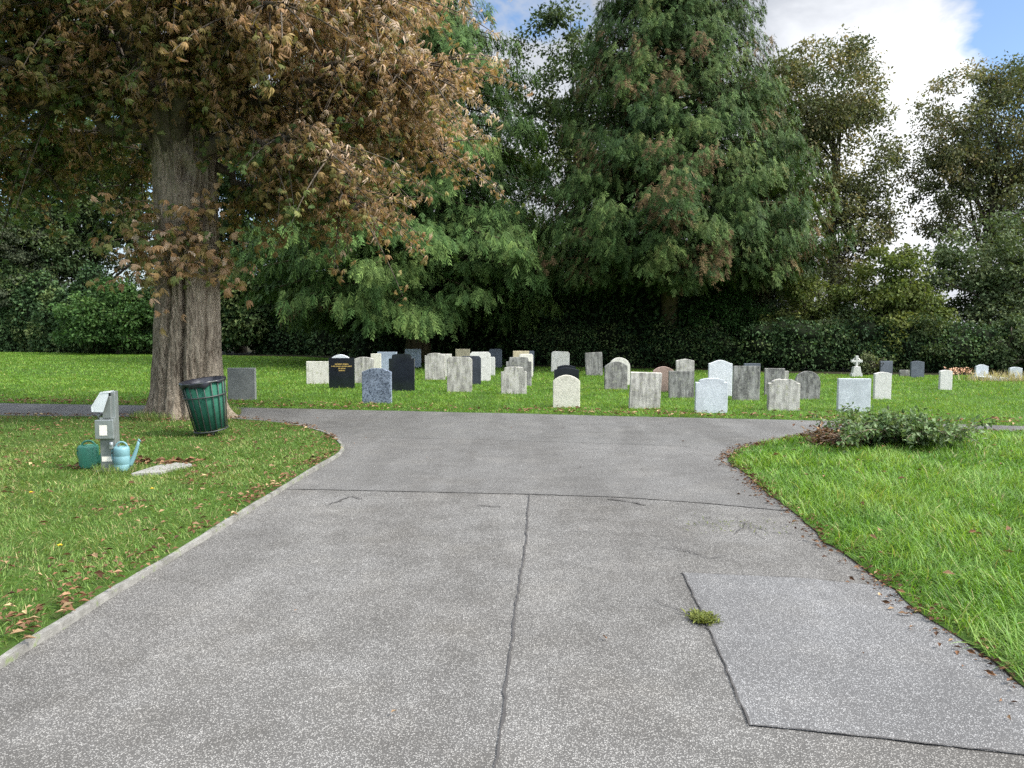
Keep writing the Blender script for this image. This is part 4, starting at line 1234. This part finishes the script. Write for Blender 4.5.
# celtic style cross on a tapered plinth
cx, cy = G(856, 376.5); k = cy / F
cr = empty("stone_cross", (cx, cy, 0), -.1, "pale stone wheel cross on a tapered plinth by the hedge", "stone cross")
stone_mesh("plinth", [(-5.5 * k, -.05), (-5 * k, 3 * k), (-4.2 * k, 3.4 * k), (-3 * k, 10 * k), (3 * k, 10 * k), (4.2 * k, 3.4 * k), (5 * k, 3 * k), (5.5 * k, -.05)], .22, M['portland'], cr)
a, l = 1.1 * k, 5.4 * k; z0 = 10 * k; zc = z0 + 5.4 * k
stone_mesh("cross", [(-a, z0 - .01), (-a * .8, zc - a), (-l, zc - a * 1.2), (-l, zc + a * 1.2), (-a * .8, zc + a), (-a * 1.2, zc + l), (a * 1.2, zc + l), (a * .8, zc + a), (l, zc + a * 1.2), (l, zc - a * 1.2), (a * .8, zc - a), (a, z0 - .01)], .12, M['portland'], cr)
rb = Buf()
tt = np.linspace(0, 2 * PI, 25)
rb.tube(np.stack([np.cos(tt) * 3.3 * k, 0 * tt, zc + np.sin(tt) * 3.3 * k], 1), .022, 6)
rb.build("ring", M['portland'], cr)

# planting by the far graves
for (px, d, lobes, m, lb, hu, sd) in (
    (867, 26.0, [(867, 365, 5, 8), (869, 358, 4, 5)], 'olive_leaf', "little upright olive green shrub right of the stone cross", .9, 71),
    (876, 26.2, [(876, 369, 4, 6)], 'yellow_leaf', "tiny golden shrub between the olive shrub and a slate headstone", 1.0, 72)):
    tree_px("small_shrub", lb, px, d, lobes, 16, 45, M[m], M['bark'], .07, .14, .03, None, hu, sd, .8, None, .5, "shrub", .1, 8)
fb_ = Buf(); rng = np.random.default_rng(8)
n = 160
x0, y0 = G(962, 375)
pos = np.stack([x0 + rng.normal(0, .26, n), y0 + rng.normal(0, .12, n), rng.uniform(.05, .25, n)], 1)
fb_.scatter(diamond(.8, .15), pos, frames(rand_dirs(n)), rng.uniform(.05, .10, n), rng.random(n), rng.random(n))
props(fb_.build("flower_spray", M['flower_orange']), "faded orange and cream flowers laid by a far right grave", "flowers", kind='stuff')


# ------------------------------------------------------------------ litter bin
def litter_bin():
    gx, gy = G(213, 437); k = gy / F
    H_ = 50 * k; rt, rb_ = 21.0 * k, 15.5 * k
    t = empty("litter_bin", (gx - .01, gy, LZ), 0, "green slatted litter bin with black bag tilted against the chestnut", "litter bin")
    t.rotation_euler = (math.radians(4), math.radians(-7), .2)
    z0 = 6 * k
    def lathe(prof, sides, name, mat, wav=0.0):
        b = Buf(); th = np.linspace(0, 2 * PI, sides, endpoint=False)
        V = np.concatenate([np.stack([r * np.cos(th), r * np.sin(th), np.full(sides, z) + (wav * np.sin(th * 5 + i) * i)], 1) for i, (r, z) in enumerate(prof)])
        n = len(prof); i = (np.arange(n - 1) * sides)[:, None]; j = np.arange(sides)[None]; j2 = (j + 1) % sides
        b.add(V, [np.stack([i + j, i + j2, i + sides + j2, i + sides + j], -1).reshape(-1, 4)], smooth=True)
        return b.build(name, mat, t)
    R = lambda z: rb_ + (rt - rb_) * (z - z0) / H_
    lathe([(.001, z0 + .02), (rb_ * .93, z0 + .02), (R(z0 + H_) * .95, z0 + H_), (R(z0 + H_) * .92, z0 + H_), (rb_ * .9, z0 + .05), (.001, z0 + .05)], 40, "liner", M['bin_green'])
    ns = 18
    for i in range(ns):
        a = 2 * PI * i / ns
        b = Buf()
        p = [(R(z) * math.cos(a), R(z) * math.sin(a), z) for z in (z0 - .01, z0 + H_ * .5, z0 + H_ - .01)]
        b.tube([(rb_ * .80 * math.cos(a), rb_ * .80 * math.sin(a), z0 - .02)] + p, .008, 6)
        b.build("rod", M['bin_rod'], t)
    for zf, rr in ((.0, .011), (.70, .011), (.99, .013)):
        z = z0 + H_ * zf; tt = np.linspace(0, 2 * PI, 37)
        b = Buf(); b.tube(np.stack([(R(z) + .008) * np.cos(tt), (R(z) + .008) * np.sin(tt), 0 * tt + z], 1), rr, 6, cap=False)
        b.build("hoop", M['bin_rod'], t)
    # bag folded over the rim, uneven hem
    b = Buf(); sides = 48; th = np.linspace(0, 2 * PI, sides, endpoint=False)
    hem = .02 + .10 * np.clip(vnoise(th * 2.6, th * 0 + 3) - .25, 0, 1) + .012 * np.sin(th * 9)
    top = z0 + H_
    rings = [(R(top) * .80, -.22 + 0 * th), (R(top) * .90, .005 + 0 * th), (R(top) + .010, .012 + 0 * th), (R(top) + .018, -.006 + 0 * th), (R(top) + .012, -hem)]
    V = np.concatenate([np.stack([(r + .006 * np.sin(th * 11 + i)) * np.cos(th), (r + .006 * np.sin(th * 11 + i)) * np.sin(th), top + dz], 1) for i, (r, dz) in enumerate(rings)])
    i = (np.arange(len(rings) - 1) * sides)[:, None]; j = np.arange(sides)[None]; j2 = (j + 1) % sides
    b.add(V, [np.stack([i + j, i + j2, i + sides + j2, i + sides + j], -1).reshape(-1, 4)], smooth=True)
    b.build("bag", M['bin_bag'], t)
    b = Buf(); b.tube([(0, .02, -.12), (0, 0, z0 + .03)], .035, 10); b.build("leg", M['bin_rod'], t)
    b = Buf(); b.tube([(0, rt + .05, -.1), (0, rt + .05, top - .05)], .025, 10); b.build("post", M['bin_rod'], t)


litter_bin()


# ------------------------------------------------------------------ water tap pillar and cans
def tap_pillar():
    gx, gy = G(108, 474.5); k = gy / F
    t = empty("tap_pillar", (gx, gy + .06, LZ), math.radians(8), "grey metal water tap pillar with a bright folded hood on the left lawn", "water tap")
    hh = 84 * k - LZ
    b = Buf(); b.box((.0, 0, .34 * hh), (14.5 * k, .11, .68 * hh)); b.build("column", M['steel_dull'], t, .004)
    b = Buf(); b.box((5.2 * k, .028, hh * .5), (4.2 * k, .10, hh)); b.build("back_channel", M['steel'], t, .004)
    b = Buf(); b.box((-1.6 * k, -.03, .535 * hh), (17.5 * k, .14, .235 * hh)); b.build("tap_box", M['steel'], t, .005)
    b = Buf(); b.box((-2.4 * k, -.102, .525 * hh), (7 * k, .004, .125 * hh)); b.build("notice", M['label'], t)
    b = Buf(); b.box((-1.0 * k, -.057, .16 * hh), (10 * k, .004, .06 * hh)); b.build("plate", M['label'], t)
    b = Buf(); b.box((0, -.02, .79 * hh), (8 * k, .07, .3 * hh)); b.build("neck", M['steel_dull'], t, .004)
    # hood: bent sheet sloping down to the left
    b = Buf(); y0, y1 = -.085, .075
    pr = [(3.4 * k, hh + .004), (-4.5 * k, hh - .004), (-13.5 * k, hh - 15 * k), (-13.0 * k, hh - 20 * k), (-12.4 * k, hh - 20 * k), (-12.6 * k, hh - 15 * k), (-4.2 * k, hh - .02), (3.4 * k, hh - .012)]
    n = len(pr)
    V = np.array([(x, y0, z) for x, z in pr] + [(x, y1, z) for x, z in pr]); i = np.arange(n); i2 = (i + 1) % n
    b.add(V, [np.stack([i, i2, i2 + n, i + n], 1), np.array([[0, 1, 6, 7], [1, 2, 5, 6], [2, 3, 4, 5]]), np.array([[7 + n, 6 + n, 1 + n, 0 + n], [6 + n, 5 + n, 2 + n, 1 + n], [5 + n, 4 + n, 3 + n, 2 + n]])])
    # cheeks of the hood
    ck = [(3.2 * k, hh - .008), (-4.3 * k, hh - .016), (-12.6 * k, hh - 15.2 * k), (-12.4 * k, hh - 20 * k), (-2.5 * k, hh - 20.5 * k), (3.2 * k, hh - 4 * k)]
    for yy in (y0 + .004, y1 - .004):
        V = np.array([(x, yy, z) for x, z in ck]); b.add(V, [np.arange(6)[None]])
    b.build("hood", M['steel_bright'], t, .0)
    b = Buf(); b.tube([(4 * k, -.075, .37 * hh), (4 * k, -.082, .33 * hh)], .022, 10); b.box((4 * k, -.08, .32 * hh), (.04, .022, .05)); b.build("padlock", M['steel'], t, .003)
    b = Buf(); b.tube([(-6 * k, .0, .70 * hh), (-9 * k, -.01, .72 * hh), (-9.4 * k, -.01, .66 * hh)], .012, 8); b.build("spout", M['steel'], t)
    b = Buf(); b.box((0, 0, .005), (22 * k, .2, .03)); b.build("base_plate", M['steel_dull'], t, .003)


tap_pillar()


def watering_can(label, px, pyb, mat, hgt_px, rad_px, spout_az, squash=1.0, ribs=True):
    gx, gy = G(px, pyb); k = gy / F
    t = empty("watering_can", (gx, gy, LZ), 0, label, "watering can", "watering cans by the tap")
    h, r = hgt_px * k, rad_px * k
    b = Buf(); sd = 32; th = np.linspace(0, 2 * PI, sd, endpoint=False)
    prof = [(.001, .004), (r * .95, .004), (r, .02)]
    if ribs: prof += [(r, h * .28), (r * .96, h * .30), (r, h * .32), (r, h * .62), (r * .96, h * .64), (r, h * .66)]
    prof += [(r * .98, h * .9), (r * .9, h), (r * .55, h * 1.02), (r * .5, h * .98), (.001, h * .9)]
    V = np.concatenate([np.stack([q * np.cos(th) * squash, q * np.sin(th), np.full(sd, z)], 1) for q, z in prof])
    n = len(prof); i = (np.arange(n - 1) * sd)[:, None]; j = np.arange(sd)[None]; j2 = (j + 1) % sd
    b.add(V, [np.stack([i + j, i + j2, i + sd + j2, i + sd + j], -1).reshape(-1, 4)], smooth=True)
    b.build("body", mat, t)
    c, s = math.cos(spout_az), math.sin(spout_az)
    b = Buf()
    p = bezier((r * .85 * squash * c, r * .85 * s, h * .22), (r * 1.5 * c, r * 1.5 * s, h * .5), (r * 2.15 * c, r * 2.15 * s, h * 1.22), 9)
    b.tube(p, np.linspace(r * .36, r * .17, 9), 12)
    b.tube([p[-1], p[-1] + np.array([c, s, .9]) * r * .12], [r * .2, r * .27], 12)
    b.build("spout", mat, t)
    b = Buf()
    tt = np.linspace(0, PI, 13)
    q = np.stack([-np.cos(tt) * r * .72 * c, -np.cos(tt) * r * .72 * s, h * .97 + np.sin(tt) * h * .23], 1)
    b.tube(q, r * .11, 8)
    b.tube(bezier((-r * .7 * c, -r * .7 * s, h * 1.0), (-r * 1.55 * c, -r * 1.55 * s, h * .95), (-r * .97 * c, -r * .97 * s, h * .35), 9), r * .11, 8)
    b.build("handle", mat, t)
    return t


watering_can("pale teal watering can standing right of the tap pillar", 122.5, 474, M['teal'], 25, 7.6, .25)
watering_can("mid green watering can standing behind the left of the tap pillar", 89.5, 470.5, M['green_can'], 23, 9.0, .1, 1.05, False)

# paving slab lying in the grass
sl = Buf()
pts = [G(131, 476, LZ), (G(160, 474.5, LZ)), G(192, 466.5, LZ), G(184, 463.8, LZ), G(158, 467.5, LZ)]
zt = LZ + .03
V = np.array([(x, y, zt) for x, y in pts] + [(x, y, LZ - .02) for x, y in pts]); n = 5; i = np.arange(n); i2 = (i + 1) % n
sl.add(V, [np.arange(5)[None], np.stack([i, i + n, i2 + n, i2], 1)])
props(sl.build("paving_slab", M['slab'], None, .006), "grey paving slab lying in the grass right of the watering cans", "paving slab")

# ------------------------------------------------------------------ heap of cut branches
def heap():
    global rng
    rng = np.random.default_rng(91)
    gx, gy = G(897, 447); k = gy / F
    t = empty("branch_heap", (gx, gy, LZ), 0, "heap of cut leafy branches on the lawn edge before the pale granite headstone", "branch heap")
    tb, fb = Buf(), Buf()
    nb = 120
    for i in range(nb):
        a = rng.uniform(0, 2 * PI); L = rng.uniform(.4, .95)
        st = np.array([rng.normal(0, .26), rng.normal(0, .18), rng.uniform(.04, .20)])
        en = np.array([st[0] * 1.1 + math.cos(a) * L * .88, st[1] + math.sin(a) * L * .7, max(.05, .34 - .40 * abs(math.cos(a)) * L + rng.normal(0, .08))])
        p = bezier(st, (st + en) / 2 + np.array([0, 0, .16]), en, 8)
        tb.tube(p, np.linspace(.010, .003, 8), 4, cap=False)
        n = 48; s = rng.random(n) ** .8 * 7; ia = np.minimum(s.astype(int), 6)
        pos = p[ia] + (p[ia + 1] - p[ia]) * (s - ia)[:, None] + rng.normal(0, .045, (n, 3)); pos[:, 2] = np.maximum(pos[:, 2], .03)
        dr = norm(rng.normal(0, .8, (n, 3)) + (en - st) * .6 + np.array([0, 0, -.2]))
        fb.scatter(diamond(.55, .10), pos, frames(dr, np.tile([0, 0, 1.0], (n, 1)) + rng.normal(0, .45, (n, 3))), rng.uniform(.05, .10, n), np.clip(.55 + rng.normal(0, .15) + rng.normal(0, .22, n), 0, 1), rng.random(n))
    # dry brush trailing to the left
    db = Buf()
    for i in range(60):
        st = np.array([rng.uniform(-.95, -.4), rng.normal(.06, .12), rng.uniform(.02, .14)]); a = rng.normal(PI, .6)
        en = st + np.array([math.cos(a) * .35, math.sin(a) * .25, rng.normal(0, .06)]); en[2] = max(.03, en[2])
        db.tube(np.stack([st, (st + en) / 2 + rng.normal(0, .03, 3), en]), [.006, .005, .003], 4, cap=False, mat=1)
        n = 12
        pos = st + (en - st) * rng.random((n, 1)) + rng.normal(0, .05, (n, 3)); pos[:, 2] = np.maximum(pos[:, 2], .02)
        db.scatter(diamond(.55, .15), pos, frames(rand_dirs(n)), rng.uniform(.04, .08, n), rng.random(n) * .9, rng.random(n))
    tb.build("stems", M['twig'], t)
    fb.build("leaves", M['bush_leaf'], t)
    props(db.build("dead_brush", [M['dead_leaf'], M['twig']], t), label="dry brown brush trailing left from the heap")


heap()

# ------------------------------------------------------------------ fallen leaves
rng = np.random.default_rng(14)
fl = Buf()


def leaves(x, y, z, s0, s1, pal=.5, up=.35):
    n = len(x)
    if not n: return
    z = np.broadcast_to(z, (n,)) + rng.uniform(.004, .022, n)
    nrm_ = np.tile([0, 0, 1.0], (n, 1)) + rng.normal(0, up, (n, 3))
    a = rng.uniform(0, 2 * PI, n); d = np.stack([np.cos(a), np.sin(a), rng.normal(0, .15, n)], 1)
    fl.scatter(diamond(.5, .16), np.stack([x, y, z], 1), frames(d, nrm_), rng.uniform(s0, s1, n), np.clip(rng.normal(pal, .25, n), 0, 1), rng.random(n))


# on the left lawn, in drifts
n = 95000
y = rng.uniform(3, 15.5, n); x = rng.uniform(-13, 0, n)
k = inside(left_poly, x, y) & (np.abs(x) < y * .68 + 2.5); x, y = x[k], y[k]
dk = dist_poly(kerb_line, x, y)
tx, ty = G(187, 417)
dt = np.hypot(x - tx, (y - ty))
pr = .16 * np.clip(fbm(x, y, 1.3) * 5 - 2.7, 0, 1) + .9 * np.exp(-(dk / .16) ** 2) * np.clip(fbm(x + 5, y, 1.6) * 4.5 - 1.9, 0, 1) + .12 * np.exp(-(dk / .55) ** 2) + .10 * np.exp(-(dt / 2.2) ** 2) + .006
k = rng.random(len(x)) < pr
leaves(x[k], y[k], LZ + .03, .028, .075, .5)
# a drift by the slab
x0, y0 = G(160, 467)
n = 95; leaves(x0 + rng.normal(0, .26, n), y0 + rng.normal(.05, .10, n), LZ + .02, .06, .12, .35, .6)
x0, y0 = G(85, 471); n = 22; leaves(x0 + rng.normal(0, .25, n), y0 + rng.normal(.0, .1, n), LZ + .015, .05, .10, .3)
# along the ragged edge of the right lawn
rr = np.array([p for p in right_rag if -1 < p[1] < 14 and p[0] < 9]); n = 5500
i = rng.integers(0, len(rr), n); f = rng.normal(0, .055, n)
x = rr[i, 0] + rng.normal(0, .05, n) + f; y = rr[i, 1] + rng.normal(0, .05, n)
k = rng.random(n) < np.clip(fbm(x, y, 1.2) * 3.5 - 1.1, 0.3, 1); x, y = x[k], y[k]
ins = inside(right_poly, x, y)
leaves(x, y, np.where(ins, .022, .010), .012, .052, .33, .5)
# scattered over the right lawn and the far verge
n = 130; y = rng.uniform(3.5, 12, n); x = rng.uniform(1, 9, n); k = inside(right_poly, x, y)
leaves(x[k], y[k], LZ + .06, .05, .09, .5)
n = 2600; x = rng.uniform(-13, 9, n); y = np.interp(x, [p[0] for p in far_line], [p[1] for p in far_line]) + np.abs(rng.normal(0, .55, n)) + .02
k = rng.random(n) < np.clip(fbm(x, y, .9) * 3 - .9 + .2 * (x < -1), .05, 1) * .55
leaves(x[k], y[k], .035, .05, .11, .6)
# a few on the tarmac
n = 46; y = rng.uniform(3, 14, n); x = rng.uniform(-4, 5, n)
k = ~inside(left_poly, x, y) & ~inside(right_poly, x, y); leaves(x[k], y[k], .012, .018, .05, .4)
props(fl.build("fallen_leaves", M['dead_leaf']), "brown fallen leaves drifted over the lawn and along the kerb", "leaves", kind='stuff')

# weeds in the tarmac
def weed(px, py, n, sx, sy, hue, label, hmul=1.0):
    x0, y0 = G(px, py)
    b = Buf()
    pos = np.stack([x0 + rng.normal(0, sx, n), y0 + rng.normal(0, sy, n), np.full(n, .012)], 1)
    a = rng.uniform(0, 2 * PI, n); d = np.stack([np.cos(a), np.sin(a), rng.uniform(.2, 1.1, n)], 1)
    b.scatter(diamond(.3, .1), pos, frames(d), rng.uniform(.02, .05, n) * hmul, np.clip(rng.normal(hue, .2, n), 0, 1), rng.random(n))
    props(b.build("weed", M['yellow_leaf']), label, "weed", kind='stuff' if n < 200 else None)


weed(703, 621, 460, .032, .040, .85, "yellow green weed tuft growing on the edge of the tarmac patch")
weed(735, 527, 110, .22, .14, .75, "thin mossy weeds creeping in the cracks near the right lawn", .7)
# dandelions
for (px, py, lb) in ((152, 501, "yellow dandelion in the grass below the teal watering can"), (60, 562, "yellow dandelion low on the left lawn near the kerb"), (31, 505, "yellow dandelion at the left edge of the lawn"),
                     (936, 403, "yellow dandelion on the far lawn below the lone white war grave"), (883, 750 - 330, "yellow dandelion near the heap of cut branches")):
    x, y = G(px, py)
    b = Buf()
    z = .085
    b.tube([(0, 0, .0), (.004, 0, z)], .003, 5, 1)
    n = 26; a = np.arange(n) * 2.399
    b.scatter(diamond(.45, .1), np.tile([.004, 0, z], (n, 1)), frames(np.stack([np.cos(a), np.sin(a), .15 + .9 * np.arange(n) / n], 1)), np.linspace(.022, .014, n), .5, .5)
    o = b.build("dandelion", [M['flower_yellow'], M['grass_left']]); o.location = (x, y, .03 if py > 430 else 0)
    props(o, lb, "flower", "dandelions in the grass")
